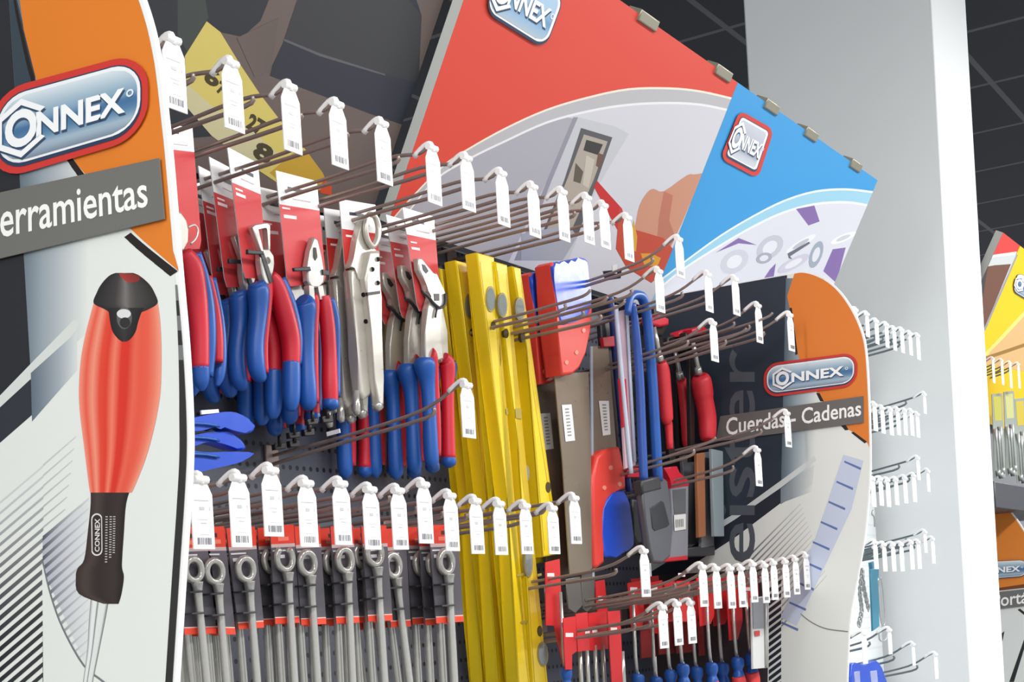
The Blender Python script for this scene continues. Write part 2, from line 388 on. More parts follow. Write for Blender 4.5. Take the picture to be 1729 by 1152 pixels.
redst = [(0, (238, 150, 128)), (0.07, (226, 82, 62)), (0.16, (240, 160, 136)), (0.2, (226, 84, 62)), (0.36, (216, 60, 44)), (0.42, (238, 130, 106)), (0.46, (218, 58, 44)), (0.6, (212, 56, 42)), (0.64, (236, 136, 112)), (0.68, (224, 84, 64)), (0.84, (228, 96, 74)), (0.88, (242, 168, 142)), (0.94, (224, 92, 70)), (1, (238, 156, 132))]
spans(b, [(461, 195, 225), (466, 184, 236), (480, 171, 252), (500, 162, 263), (530, 153, 269), (570, 143, 272), (610, 136, 272.5), (660, 133, 271), (700, 135, 265), (740, 140, 256), (780, 145, 244), (820, 150, 228), (832, 152, 222)], redst)
capd = [(0, (44, 42, 42)), (0.35, (66, 64, 63)), (0.5, (120, 116, 114)), (0.62, (80, 77, 76)), (1, (46, 44, 43))]
spans(b, [(461, 195, 225), (466, 184, 236), (480, 171, 252), (495, 163, 261), (512, 158, 266), (522, 176, 252), (527, 184, 240)], capd)
spans(b, [(462, 201, 222), (466, 203, 234), (473, 210, 236), (477, 216, 230)], [(0, (170, 60, 52)), (1, (120, 50, 46))])
spans(b, [(520, 182, 243), (530, 184, 238), (545, 186, 233), (560, 190, 229), (572, 199, 221), (577, 206, 213)], [(0, (40, 38, 38)), (0.5, (58, 56, 56)), (1, (38, 36, 36))])
E[0] += 0.00005
lay(b, [(210 + 13 * math.cos(a * .39), 537 + 19 * math.sin(a * .39)) for a in range(16)], (96, 96, 96))
lay(b, [(209 + 12 * math.cos(a * .39), 530 + 8 * math.sin(a * .39)) for a in range(16)], (220, 220, 220))
lay(b, [(211 + 9 * math.cos(a * .39), 545 + 9 * math.sin(a * .39)) for a in range(16)], (52, 50, 50))
# emblem and wording on the printed handle
ov = lambda s: [(158.5 + s * 0 + 9.5 * math.cos(t), 903 + math.copysign(26, math.sin(t)) + 10 * math.sin(t)) for t in [i * math.pi / 8 + 1e-3 for i in range(16)]]
lay(b, [(x + 5, y) for x, y in ov(0)], (220, 218, 214)); lay(b, [(164 + (x - 159) * .82, 903 + (y - 903) * .93) for x, y in ov(0)], (56, 48, 46))
E[0] += 0.00002; text_on(b, 'CONNEX', [(160, 932), (160, 876), (169, 876), (168, 932)], P1, (222, 220, 216), 0.02)
for k, x in enumerate((177, 184, 190)): text_on(b, 'I' * (18 - k), [(x, 950 - k * 8), (x + 1, 872), (x + 5, 872), (x + 4, 950 - k * 8)], P1, (190, 186, 182))
b.build('printed_face', INK, near, recalc=False)
E[0] = 0.002
b = MB(); emblem(b, [(-18, 157), (250, 84), (250, 230), (-18, 309)], P1, 1.85); b.build('emblem', GLOSS, near, label='steel blue capsule emblem with red outline', recalc=False)
b = MB(); b.prism([P1(u, v, 0.0035) for u, v in ((-60, 338), (268, 267), (277, 370), (-60, 451))], (0.0012, 0, 0), 0, col=(112, 112, 108))
E[0] = 0.0038; text_on(b, 'Herramientas', [(-36, 346), (247, 294), (250, 349), (-36, 410)], P1, (246, 246, 244), 0.012); b.build('caption_strip', INK, near, label='grey strip with white Spanish wording', recalc=False)

# far panel
edge2 = bez([(1040, 514), (1110, 502), (1200, 486), (1329, 463), (1361, 459), (1392, 470), (1417, 490), (1439, 521), (1455, 556), (1463, 592), (1467.5, 659), (1470, 737), (1469.5, 805), (1462, 897), (1450, 969), (1436, 1047), (1431, 1152), (1425, 1260)], 4)
far = make_panel(X2, edge2, 1.2, 'smaller end panel with orange corner and dark lettering beyond the saws')
CLIP[:] = [(Vector((0, -1, 0)), 0.004), (Vector((0, 0, 1)), 1.2)]; ln2 = Plane((X2, 0, 0), (-1, 0, 0)); E[0] = 0.0004
def P2(u, v, e=None): return ln2.at(u, v, E[0] if e is None else e)
b = MB(); L2 = lambda pts, col: lay(b, pts, col, P2)
in2 = [(u - 2.5, v + 2) for u, v in edge2]
L2([(940, 533)] + in2 + [(940, 1260)], PANELW)
L2([(940, 533)] + [p for p in in2 if p[0] < 1330] [:13] + [(1329, 465), (1327, 600), (1321, 740), (1318, 850), (1245, 905), (940, 1060)], (45, 54, 66))
quadgrad(b, [(1327, 470), (1392, 470), (1372, 830), (1318, 850)], [(0, (92, 108, 118)), (0.4, (150, 166, 174)), (1, PANELW)], P2, 10, 4)
L2([(940, 1040), (1245, 865), (1318, 812), (1375, 770), (1378, 778), (1318, 824), (1240, 878), (940, 1065)], (208, 214, 214))
L2([(940, 1065), (1240, 878), (1318, 824), (1318, 850), (1245, 905), (940, 1105)], (40, 46, 56))
quadgrad(b, [(1318, 826), (1375, 785), (1372, 818), (1318, 852)], [(0, (120, 132, 140)), (1, (214, 219, 218))], P2, 6, 2)
E[0] += 0.00002
for i in range(17):
    k = i * 9.2
    b.face([P2(1262 + k * .2, 940 + k), P2(1352 + k * .3, 850 + k * .82), P2(1352 + k * .3, 852 + k * .82), P2(1262 + k * .2, 944 + k)], 0, [(92, 96, 104), (206, 210, 211), (206, 210, 211), (92, 96, 104)])
L2([(900, 985), (1298, 960), (1298, 1260), (900, 1260)], (62, 54, 58)); L2([(1298, 985), (1320, 985), (1317, 1260), (1295, 1260)], (224, 228, 226)); E[0] += 0.00002  # first dark field paints the shade behind the files into the print
for i in range(20):
    y = 985 + i * 11.5; b.face([P2(1298, y + 9), P2(1319, y - 7), P2(1319, y + 0), P2(1298, y + 16)], 0, (44, 48, 56))
o2 = [p for p in in2 if p[0] > 1328 and p[1] < 760]
L2(o2 + [(1465, 749), (1440, 730), (1417, 716), (1400, 695), (1386, 674), (1362, 634), (1346, 596), (1338, 543), (1329, 500)], (222, 126, 50))
for q in ([(1333, 520), (1337, 520), (1347, 598), (1343, 600)], [(1378, 664), (1384, 664), (1391, 678), (1385, 678)], [(1418, 717), (1427, 716), (1433, 726), (1427, 727)], [(1437, 731), (1441, 729), (1464, 746), (1460, 749)]): L2(q, (36, 36, 38))
# big grey upright wording and the printed blue ribbon
E[0] += 0.00002; text_on(b, 'eister', [(1215, 950), (1215, 590), (1275, 590), (1275, 950)], P2, (84, 90, 97), 0.008)
L2([(1424, 768), (1458, 778), (1438, 860), (1345, 1057), (1318, 1043), (1378, 905)], (196, 206, 226)); E[0] += 0.00002
for i in range(9):
    t = i / 8; x, y = 1424 + (1318 - 1424) * t, 768 + (1040 - 768) * t
    b.face([P2(x + 2, y + 10), P2(x + 30, y + 22), P2(x + 29, y + 26), P2(x + 1, y + 13)], 0, (96, 118, 172))
cv = bez([(1352, 1036), (1370, 1050), (1395, 1061), (1432, 1066)], 5); E[0] += 0.00002
for p, q in zip(cv, cv[1:]): b.face([P2(*p), P2(*q), P2(q[0], q[1] + 2), P2(p[0], p[1] + 2)], 0, (128, 130, 132))
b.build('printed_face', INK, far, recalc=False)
E[0] = 0.002
b = MB(); emblem(b, [(1289, 615), (1448, 594.5), (1447, 652), (1290, 672.5)], P2, 2.65); b.build('emblem', GLOSS, far, label='steel blue capsule emblem with red outline', recalc=False)
b = MB(); b.prism([P2(u, v, 0.0035) for u, v in ((1216, 703), (1457.5, 669), (1458, 714), (1208, 746))], (0.001, 0, 0), 0, col=(106, 104, 102))
E[0] = 0.004; text_on(b, 'Cuerdas - Cadenas', [(1226, 706), (1454, 676), (1454, 702), (1226, 736)], P2, (246, 246, 244), 0.014); b.build('caption_strip', INK, far, label='grey strip with white Spanish wording', recalc=False)

# ------------------------------------------------------------------ leaning header boards above the hooks
TL = 0.5375
def header_plane(back=0.0): return Plane((0, -0.225 + back, 1.45 + 0.847), (0, -1, -TL))
def header_pt(X, z, back=0.0): return Vector((X, -0.225 + (1.45 + 0.847 - z) * TL + back, z))
NB = Vector((0, 1, TL)).normalized()
def header(label, xa, xb, ztop, zbot, back, rgb, edge=(196, 200, 196), th=0.016):
    t = thing('header_board', label, 'sign', header_pt((xa + xb) / 2, zbot, back), 'leaning picture boards above the hooks')
    q = [header_pt(xa, ztop, back), header_pt(xb, ztop, back), header_pt(xb, zbot, back), header_pt(xa, zbot, back)]
    b = MB(); b.prism(q, NB * th, 0, col=edge); b.face([p - NB * 0.0002 for p in q], 0, rgb); b.build('board', INK, t, recalc=False); return t
ZT, ZB = 2.297, 1.955
XL, XM, XR = 1.5, 2.24, 2.965
hb = header('dark picture board showing brown carpet and a yellow ruler', X1 + 0.03, XL - 0.004, ZT, ZB, 0.03, (104, 92, 88), (70, 66, 64))
CLIP[:] = [(Vector((1, 0, 0)), X1 + 0.03), (Vector((-1, 0, 0)), -(XL - 0.004)), (Vector((0, 0, 1)), ZB), (Vector((0, 0, -1)), -ZT)]; hp = header_plane(0.03); E[0] = 0.0004
def PH(u, v, e=None): return hp.at(u, v, E[0] if e is None else e)
b = MB(); L3 = lambda pts, col: lay(b, pts, col, PH)
L3([(502, 0), (480, 68), (459.5, 112), (456, 128), (551, 164), (625, 192), (690, 214), (700, 190), (712, 27), (700, -10), (640, -60), (530, -60)], (52, 54, 64))
L3([(502, 0), (480, 66), (560, 100), (650, 126), (707, 140), (712, 27), (640, -60), (530, -60)], (60, 61, 64))
L3([(479, 65), (540, 90), (650, 125), (651, 128), (540, 95), (479, 69)], (92, 92, 96))
L3([(150, -100), (478, -60), (440, 35), (410, 62), (372, 54), (349, 35), (316, 95), (318, 183), (357, 230), (300, 235), (230, 190)], (50, 53, 58))
L3([(300, -10), (345, -10), (352, 30), (318, 90), (300, 60)], (66, 72, 70))
quadgrad(b, [(400, 64), (470, 30), (458, 120), (430, 130)], [(0, (104, 92, 88)), (1, (98, 88, 84))], PH, 2, 2)
L3([(349, 36), (372, 54), (405, 108), (439, 159), (473, 203), (517, 254), (545, 292), (556, 318), (500, 330), (440, 290), (358, 230), (317, 183), (312, 95)], (204, 188, 104))
L3([(314, 140), (360, 180), (420, 215), (470, 260), (440, 285), (358, 230), (317, 183)], (196, 190, 150))
L3([(500, 254), (517, 254), (545, 292), (556, 318), (500, 330), (455, 292)], (186, 150, 52))
L3([(545, 305), (560, 308), (560, 330), (540, 326)], (196, 74, 40))
E[0] += 0.00002
for bd, q in (('6', [(352, 112), (376, 124), (366, 150), (342, 138)]), ('7', [(372, 136), (384, 142), (376, 162), (364, 156)]), ('27', [(424, 190), (450, 206), (440, 232), (414, 216)]), ('8', [(436, 236), (466, 252), (452, 280), (424, 264)])): text_on(b, bd, q, PH, (70, 62, 44), 0.05)
b.build('printed_picture', INK, hb, recalc=False)

def clip(t, u, v, plane):
    p = plane.at(u, v, 0); q = header_pt(p.x, ZT)
    b = MB(); b.prism([q + Vector((dx, 0, 0)) + NB * -0.004 + Vector((0, dz * -TL, dz)) for dx, dz in ((-0.029, 0.006), (0.029, 0.006), (0.029, -0.008), (-0.029, -0.008))], NB * 0.024, 0, 0.002)
    b.build('clip', M('aluminium_clip', (150, 146, 130), 0.4, 0.5), t)
hp = header_plane()
hr = header('tilted red board with a steel blue emblem and painted wall picture', XL, XM, ZT, ZB, 0, (212, 72, 58))
CLIP[:] = [(Vector((1, 0, 0)), XL), (Vector((-1, 0, 0)), -(XM)), (Vector((0, 0, 1)), ZB), (Vector((0, 0, -1)), -ZT)]; E[0] = 0.0004; b = MB()
wl = bez([(660, 372), (697, 330), (749, 278), (791, 250), (854, 215), (923, 184), (993, 163), (1062, 149), (1131.5, 147.6), (1184, 153), (1237, 165)], 4)
wl2 = bez([(682, 366), (735, 302), (791, 267), (854, 236), (923, 205), (993, 186), (1062, 175), (1131, 172), (1184, 175), (1229, 184)], 4)
bottom = [(1120, 580), (1000, 580), (850, 540), (640, 500)]
L3(wl + [(1237, 165)] + bottom, (235, 224, 209))
L3([(u, v + 3.5) for u, v in wl] + bottom, (179, 179, 184))
L3(wl2 + bottom, (226, 226, 229))
pic = [(u, v + 4) for u, v in wl2]
L3(pic + bottom, (201, 201, 209))
L3([p for p in pic if p[0] < 970] + [(968, 200), (923, 306), (860, 440), (850, 452), (640, 420)], (165, 165, 175))
L3([(968, 198), (976, 198), (931, 306), (880, 440), (868, 440), (923, 306)], (141, 141, 154))
L3([(976, 198), (1040, 214), (1062, 226), (1008, 318), (960, 440), (880, 440), (931, 306)], (188, 190, 196))
L3([(981, 216), (1034, 232), (1006, 312), (975, 400), (905, 420), (952, 306)], (86, 86, 90))
L3([(986, 227), (1026, 239), (1002, 305), (960, 400), (910, 420), (958, 302)], (167, 158, 147))
L3([(990, 236), (1018, 244), (1010, 262), (985, 254)], (56, 55, 53)); L3([(1010, 258), (1020, 262), (1014, 285), (1006, 280)], (103, 79, 70))
L3([(972, 275), (985, 290), (980, 310), (968, 306)], (90, 83, 73)); L3([(990, 262), (1004, 270), (994, 318), (984, 312)], (188, 180, 169))
L3([(880, 395), (960, 380), (975, 400), (950, 440), (880, 440)], (160, 162, 173))
skin = bez([(1242, 280), (1179, 294), (1160, 296), (1121, 323), (1104, 319), (1093, 325), (1080, 347), (1073, 380), (1069, 402), (1078, 430)], 3)
L3(skin + [(1122, 440), (1150, 380), (1184, 300)], (194, 139, 115))
L3([(1121, 323), (1136, 330), (1130, 372), (1140, 400), (1118, 440), (1108, 430), (1112, 370)], (179, 113, 92))
L3([(1008, 305), (1014, 312), (1050, 352), (1064, 400), (1056, 412), (1038, 380), (1003, 316)], (190, 41, 41))
L3([(1046, 350), (1066, 386), (1120, 402), (1136, 420), (1120, 460), (1100, 478), (1058, 452), (1040, 420)], (186, 71, 49))
L3([(1082, 428), (1100, 428), (1116, 436), (1110, 450), (1088, 448)], (212, 150, 38)); L3([(1070, 372), (1076, 400), (1074, 425), (1064, 420), (1066, 396)], (209, 160, 56))
L3([(1018, 458), (1050, 455), (1048, 470), (1022, 474)], (38, 39, 56)); L3([(1034, 448), (1042, 446), (1042, 462), (1034, 462)], (221, 221, 221))
b.build('printed_picture', INK, hr, recalc=False)
b = MB(); E[0] = 0.002; emblem(b, [(846, -84), (964, -12), (924, 97), (808, 24)], PH, 1.35, red=False, grad=[(0, (170, 200, 226)), (0.4, (170, 200, 226)), (0.62, (110, 152, 190)), (0.8, (150, 184, 214)), (1, (176, 190, 204))], rad=0.3)
b.build('emblem', GLOSS, hr, label='steel blue emblem badge cut by the frame', recalc=False)
for u, v in ((1094, 32), (1222, 119)): clip(hr, u, v, hp)
hu = header('tilted blue board with a small emblem and chain picture', XM + 0.001, XR, ZT, ZB, 0, (56, 150, 212))
CLIP[:] = [(Vector((1, 0, 0)), XM + 0.001), (Vector((-1, 0, 0)), -(XR)), (Vector((0, 0, 1)), ZB), (Vector((0, 0, -1)), -ZT)]; E[0] = 0.0004; b = MB()
bl = bez([(1090, 490), (1129, 461), (1170, 430), (1219, 395), (1271, 364), (1323, 338), (1375, 322), (1427, 318), (1475, 323)], 4)
bl2 = bez([(1117, 482), (1156, 451), (1219, 411), (1274, 379.5), (1323, 357), (1375, 343), (1427, 339.6), (1466, 345)], 4)
bt = [(1380, 560), (1090, 580)]
L3(bl + [(1407, 490)] + bt, (222, 233, 237)); L3([(u, v + 3.5) for u, v in bl] + [(1406, 490)] + bt, (150, 199, 222)); L3(bl2 + [(1405, 490)] + bt, (226, 231, 235))
L3([(u, v + 4) for u, v in bl2] + [(1404, 490)] + bt, (209, 211, 222))
for q in ([(1344, 353), (1375, 347), (1384, 374), (1365, 381)], [(1208, 427), (1247, 402), (1278, 414), (1247, 411)], [(1406, 421), (1428, 418), (1412, 478), (1390, 458)], [(1300, 455), (1310, 445), (1306, 470), (1290, 470)]): L3(q, (126, 102, 162))
def link(cu, cv, a, c, ang, col, hole):
    for k, cc in ((1, col), (0.55, hole)):
        L3([(cu + k * (a * math.cos(t) * math.cos(ang) - c * math.sin(t) * math.sin(ang)), cv + k * (a * math.cos(t) * math.sin(ang) + c * math.sin(t) * math.cos(ang))) for t in [i * math.pi / 8 for i in range(16)]], cc)
for a in ((1240, 442, 26, 18, -0.6, (194, 196, 209), (218, 220, 227)), (1300, 418, 26, 17, -0.7, (186, 188, 201), (216, 218, 226)), (1290, 436, 14, 9, -0.3, (160, 162, 179), (212, 212, 222)), (1352, 412, 30, 6, -0.55, (224, 226, 231), (179, 182, 194)), (1378, 430, 10, 24, 0.35, (150, 162, 177), (211, 214, 222)), (1424, 402, 24, 6, -0.4, (229, 231, 235), (194, 196, 207)), (1340, 445, 30, 9, -0.5, (194, 192, 209), (218, 218, 227))): link(*a)
L3([(1330, 428), (1366, 408), (1368, 411), (1334, 433), (1338, 438), (1332, 436)], (98, 100, 115))
b.build('printed_picture', INK, hu, recalc=False)
b = MB(); E[0] = 0.002; emblem(b, [(1249, 186), (1307, 219), (1280, 302), (1216, 268)], PH, 0.85, grad=[(0, (196, 200, 210)), (0.5, (178, 186, 202)), (0.7, (140, 150, 172)), (0.85, (190, 196, 206)), (1, (206, 210, 218))], rad=0.16)
b.build('emblem', GLOSS, hu, label='silver emblem badge with red outline', recalc=False)
for u, v in ((1303, 178), (1369, 226), (1443, 282)): clip(hu, u, v, hp)
# ------------------------------------------------------------------ display hooks with price tags
def hook(u, v, Yt, label, group, drop=0.014, tag_px=None, has_tag=True, wire=None, wall=0.0, rise=0.022, r=0.0023, both=True, prod_end=0.86):
    tip = onY(u, v, Yt); wire = wire or WIRE; L = wall - Yt
    zb = tip.z - drop - rise
    t = thing('display_hook', label, 'hook', (tip.x, wall - 0.001, zb), group)
    x = tip.x
    b = MB(); b.box((x - 0.011, wall - 0.004, zb - 0.022), (x + 0.011, wall - 0.0005, zb + 0.022), 0, 0.001); b.build('base_plate', wire, t)
    if both:
        b = MB(); ye = wall - L * prod_end
        b.tube([(x - 0.006, wall - 0.003, zb - 0.002), (x - 0.006, wall - L * 0.4, zb + drop * 0.4), (x - 0.006, ye + 0.012, zb + drop * 0.86), (x - 0.006, ye, zb + drop + 0.006)], r, n=8, k=4)
        b.build('product_wire', wire, t)
    b = MB(); b.tube([(x + 0.002, wall - 0.003, zb + 0.010), (x + 0.002, wall - L * 0.45, zb + 0.010 + drop * 0.4), (x + 0.002, wall - L * 0.78, zb + 0.012 + drop * 0.8), (x + 0.002, Yt + 0.018, tip.z - 0.006), (x + 0.002, Yt + 0.006, tip.z)], r * 0.9, n=8, k=4)
    b.build('label_arm', wire, t)
    if has_tag:
        h = (tag_px or 100) * depth(tip) / F; wd = min(0.0127, h * 0.24); yt = Yt
        b = MB(); b.tube([(x + 0.002, Yt + 0.024, tip.z - 0.008), (x + 0.002, Yt + 0.010, tip.z + 0.0005), (x + 0.002, Yt + 0.002, tip.z + 0.0005), (x + 0.002, Yt, tip.z - 0.008)], 0.0031, n=8, k=3)
        b.tube([(x - 0.007, Yt, tip.z - 0.004), (x + 0.009, Yt, tip.z - 0.004)], 0.0036, n=8)
        b.build('holder_cap', WHITE, t)
        b = MB(); zt = tip.z - 0.005; z1 = zt - h * 0.2; z2 = zt - h
        o = [(-0.5, zt), (0.5, zt), (1, z1), (1, z2), (-1, z2), (-1, z1)]
        cx = x + 0.001
        b.prism([(cx + a * wd, yt - 0.0008, z) for a, z in o], (0, 0.0016, 0), 0, 0.0004, col=(250, 250, 250), seg=1)
        yf = yt - 0.0011
        def bar(x0, x1, za, zc, c): b.face([(cx + x0 * wd, yf, za), (cx + x1 * wd, yf, za), (cx + x1 * wd, yf, zc), (cx + x0 * wd, yf, zc)], 0, c)
        zz = lambda f: zt - h * f
        if (tag_px or 100) > 50:
            bar(-0.75, 0.6, zz(0.28), zz(0.295), (196, 196, 202)); bar(-0.3, 0.15, zz(0.38), zz(0.43), (196, 197, 202)); bar(0.6, 0.72, zz(0.38), zz(0.43), (205, 206, 210))
            bar(-0.5, 0.45, zz(0.56), zz(0.57), (206, 207, 212)); bar(-0.25, 0.3, zz(0.61), zz(0.625), (200, 201, 206)); bar(-0.4, 0.5, zz(0.78), zz(0.787), (206, 207, 212))
            rr = random.Random(int(u * 7 + v))
            xx = -0.62
            while xx < 0.68:
                wb = rr.uniform(0.04, 0.13); bar(xx, min(0.74, xx + wb), zz(0.83), zz(0.93), (118, 120, 128)); xx += wb + rr.uniform(0.04, 0.12)
        b.build('price_tag', INK, t, recalc=False)
    return t
G = 'display hooks with white price tags'
YT = -0.28
top = [(289, 58, 118), (388, 98, 113), (487, 138, 110), (567, 168, 106), (643, 201, 101), (728, 243, 94), (786, 260, 88), (845, 286, 88), (898, 309, 84), (948, 318, 82), (990, 328, 77), (1018, 341, 72), (1058, 362, 72)]
for i, (u, v, h) in enumerate(top): hook(u, v, YT, 'display hook with white price tag in the top row, ' + ordn(i, 13), G, 0.008, h, rise=0.012)
low = [(336, 802, 116), (400, 799, 116), (455, 787, 110), (515, 809, 106), (573, 810, 102), (623, 820, 100), (670, 822, 98), (713, 812, 98), (758, 831, 92), (801, 840, 88), (841, 845, 85), (885, 849, 80), (931, 853, 76), (968, 836, 76)]
for i, (u, v, h) in enumerate(low): hook(u, v, YT, 'display hook with white price tag in the row above the wrenches, ' + ordn(i, 14), G, 0.012, h, rise=0.018)
mid = [(786, 644, 88, YT, 'long display hook crossing in front of the plier grips', 0.03), (1145, 399, 64, YT, 'display hook whose tag hangs before the blue board edge', 0.03),
       (1111, 453, 68, YT, 'display hook with tag hanging just above the red clamp heads', 0.02), (1194, 459, 62, YT, 'display hook with tag over the top edge of the far panel, left one', 0.03),
       (1240, 467, 60, YT, 'display hook with tag over the top edge of the far panel, right one', 0.03), (1203, 541, 64, YT, 'display hook with tag right beside the clamp bars', 0.03),
       (1279, 512, 62, YT, 'display hook with tag on dark part of far panel above the emblem', 0.03), (1333, 528, 60, -0.312, 'display hook with tag touching the orange corner of the far panel', 0.03),
       (1328, 694, 56, -0.305, 'display hook with tag crossing the wording strip of the far panel', 0.03), (1278, 756, 60, YT, 'display hook with tag beside the packed blades', 0.03),
       (1086, 926, 76, YT, 'display hook with tag below the dark hacksaw handle', 0.02)]
for u, v, h, Y, lab, dr in mid:
    t = hook(u, v, Y, lab, G, dr, h, rise=0.03)
    if u == 786:
        x = ORG[t.name].x - 0.009; b = MB(); b.prism([onX(p, q, x) for p, q in ((551, 730), (573, 724), (574, 731), (552, 737))], (0.001, 0, 0), 0); b.build('sticker', WHITE, t)
for i, (u, v, lab, dr) in enumerate([(1003, 488, 'bare display hook through the leftmost spirit level', 0.012), (1032, 500, 'bare display hook through the middle spirit level', 0.012), (1061, 507, 'bare display hook through the rightmost spirit level', 0.012),
        (1266, 553, 'bare short display hook below the clamp heads', 0.035), (1310, 527, 'bare display hook left of the orange corner of far panel', 0.03), (1214, 738, 'bare display hook ending at the wording strip of far panel', 0.035)]):
    hook(u, v, YT if u < 1300 else -0.31, lab, 'bare display hooks', dr, None, False, rise=0.02)
br_ = [(1185, 953, 66), (1208, 956, 66), (1232, 956, 66), (1250, 956, 64), (1270, 949, 63), (1290, 951, 62), (1305, 947, 61), (1325, 945, 59), (1342, 941, 58), (1360, 935, 56)]
for i, (u, v, h) in enumerate(br_): hook(u, v, -0.292, 'narrow price tag hook in the row above the blue file handles, ' + ordn(i, 10), G, 0.03, h, rise=0.03)
for i, (u, v, h) in enumerate([(1117, 1021, 68), (1142, 1016, 68), (1165, 1014, 67)]): hook(u, v, YT, 'display hook with price tag hanging low before the red file cards, ' + ['left one', 'middle one', 'right one'][i], G, 0.02, h, rise=0.03)

# ------------------------------------------------------------------ helpers for goods traced on a plane Y = const
def pxp(pts, Y): return [onY(u, v, Y) for u, v in pts]
def slab(mb, pts, Y, th, mat=0, bevel=0.0, col=None, side=None): return mb.prism(pxp(pts, Y), (0, th, 0), mat, bevel, col, side)
def pxtube(mb, pts, Y, mat=0, n=12, k=5, scale=1.0, dy=0.0):
    P = [onY(p[0], p[1], Y) + Vector((0, dy, 0)) for p in pts]
    mb.tube(P, [p[2] * depth(q) / F * scale for p, q in zip(pts, P)], mat, n=n, k=k)
def decal(mb, pts, Y, col, e=0.0004): mb.face(pxp(pts, Y - e), 0, col)
def rot_card(mb, q, Y, split, hole, lines, red=(212, 66, 70), th=0.0012):
    """hanging header card TL TR BR BL: white head, red body, euro slot"""
    f = quadmap(q); rad = 0.06
    body = [(0, 0.0), (1, 0), (1, 0.93), (0.93, 1), (0.07, 1), (0, 0.93)]
    mb.prism(pxp([f(*p) for p in body], Y), (0, th, 0), 0, col=(222, 222, 226))
    D = lambda pts, c, e=0.0003: mb.face(pxp([f(*p) for p in pts], Y - e), 0, c)
    D([(0, 0), (1, 0), (1, split), (0, split)], (244, 245, 247)); D([(0, split), (1, split), (1, 0.93), (0.93, 1), (0.07, 1), (0, 0.93)], red)
    hx, hy = hole; D([(hx - 0.2, hy - 0.012), (hx - 0.06, hy - 0.012), (hx, hy - 0.03), (hx + 0.06, hy - 0.012), (hx + 0.2, hy - 0.012), (hx + 0.2, hy + 0.018), (hx - 0.2, hy + 0.018)], (62, 66, 76), 0.0006)
    D([(0.35, split * 0.75), (0.8, split * 0.75), (0.8, split * 0.78), (0.35, split * 0.78)], (190, 170, 176), 0.0006)
    for (x0, x1, y0, y1) in lines: D([(x0, y0), (x1, y0), (x1, y1), (x0, y1)], (250, 236, 236), 0.0006)
LINES = [(0.08, 0.34, split, split + 0.012) for split in (0.30,)] + [(0.08, 0.45, 0.34, 0.375)]

PLG = 'carded pliers hanging on the hooks'
def grip(t, name, blue, red, Y, blue_front):
    """two tone handle: blue sleeve and red insert, each a swept body"""
    if blue:
        b = MB(); pxtube(b, blue, Y, dy=0 if blue_front else 0.006); b.build(name, BLUE, t)
    if red:
        b = MB(); pxtube(b, red, Y, dy=0.005 if blue_front else -0.002); b.build('grip_insert', RED, t)
# column 2 : long nose pliers ------------------------------------------------
Y = -0.095
t = thing('pliers', 'front pliers with chrome loop nose on red card, blue left grip', 'pliers', onY(440, 690, Y), PLG); pl2 = t
b = MB(); rot_card(b, [(384, 248), (436, 276), (452, 470), (412, 470)], Y + 0.012, 0.27, (0.6, 0.13), [(0.1, 0.36, 0.3, 0.315), (0.1, 0.44, 0.335, 0.36)]); b.build('card', INK, t, recalc=False)
b = MB(); slab(b, [(427, 384), (432, 379), (450, 376), (457, 380), (457, 422), (453, 424), (452, 386), (449, 383), (435, 386), (446, 424), (441, 425)], Y, 0.007, 0, 0.001)
slab(b, [(441, 421), (455, 420), (463, 432), (464, 446), (460, 462), (456, 480), (448, 480), (443, 462), (440, 440)], Y, 0.009, 0, 0.0015)
pxtube(b, [(452, 440, 6), (452.5, 440, 6)], Y, k=0); b.build('jaw', STEEL, t)
b = MB(); slab(b, [(419, 421), (446, 424), (446, 430), (419, 429)], Y - 0.002, 0.004, 0, 0.001); b.build('tie', DARK, t); b = MB(); slab(b, [(440, 428), (446, 428), (462, 476), (456, 478)], Y - 0.001, 0.003); b.build('tie', DARK, t)
b = MB(); pxtube(b, [(432, 478, 14), (436, 492, 19), (436, 530, 16), (431, 580, 15), (433, 620, 15), (440, 640, 11), (442, 646, 4)], Y); b.build('grip', BLUE, t)
b = MB(); pxtube(b, [(448, 466, 9), (452, 480, 10), (449, 520, 10), (445, 580, 8), (447, 630, 7)], Y + 0.006); b.build('grip_insert', RED, t)
b = MB(); pxtube(b, [(458, 464, 8), (466, 478, 13), (478, 520, 17), (490, 570, 17), (492, 612, 15), (492, 617, 14)], Y + 0.002); b.build('second_grip', RED, t)
b = MB(); pxtube(b, [(492, 612, 15), (492, 640, 15.5), (492, 676, 14), (491, 692, 8), (491, 695, 2)], Y + 0.002); b.build('second_grip_tip', BLUE, t); b = MB(); pxtube(b, [(474, 470, 8), (486, 515, 15), (497, 570, 15), (497, 615, 13)], Y + 0.009); b.build('second_grip_back', BLUE, t)
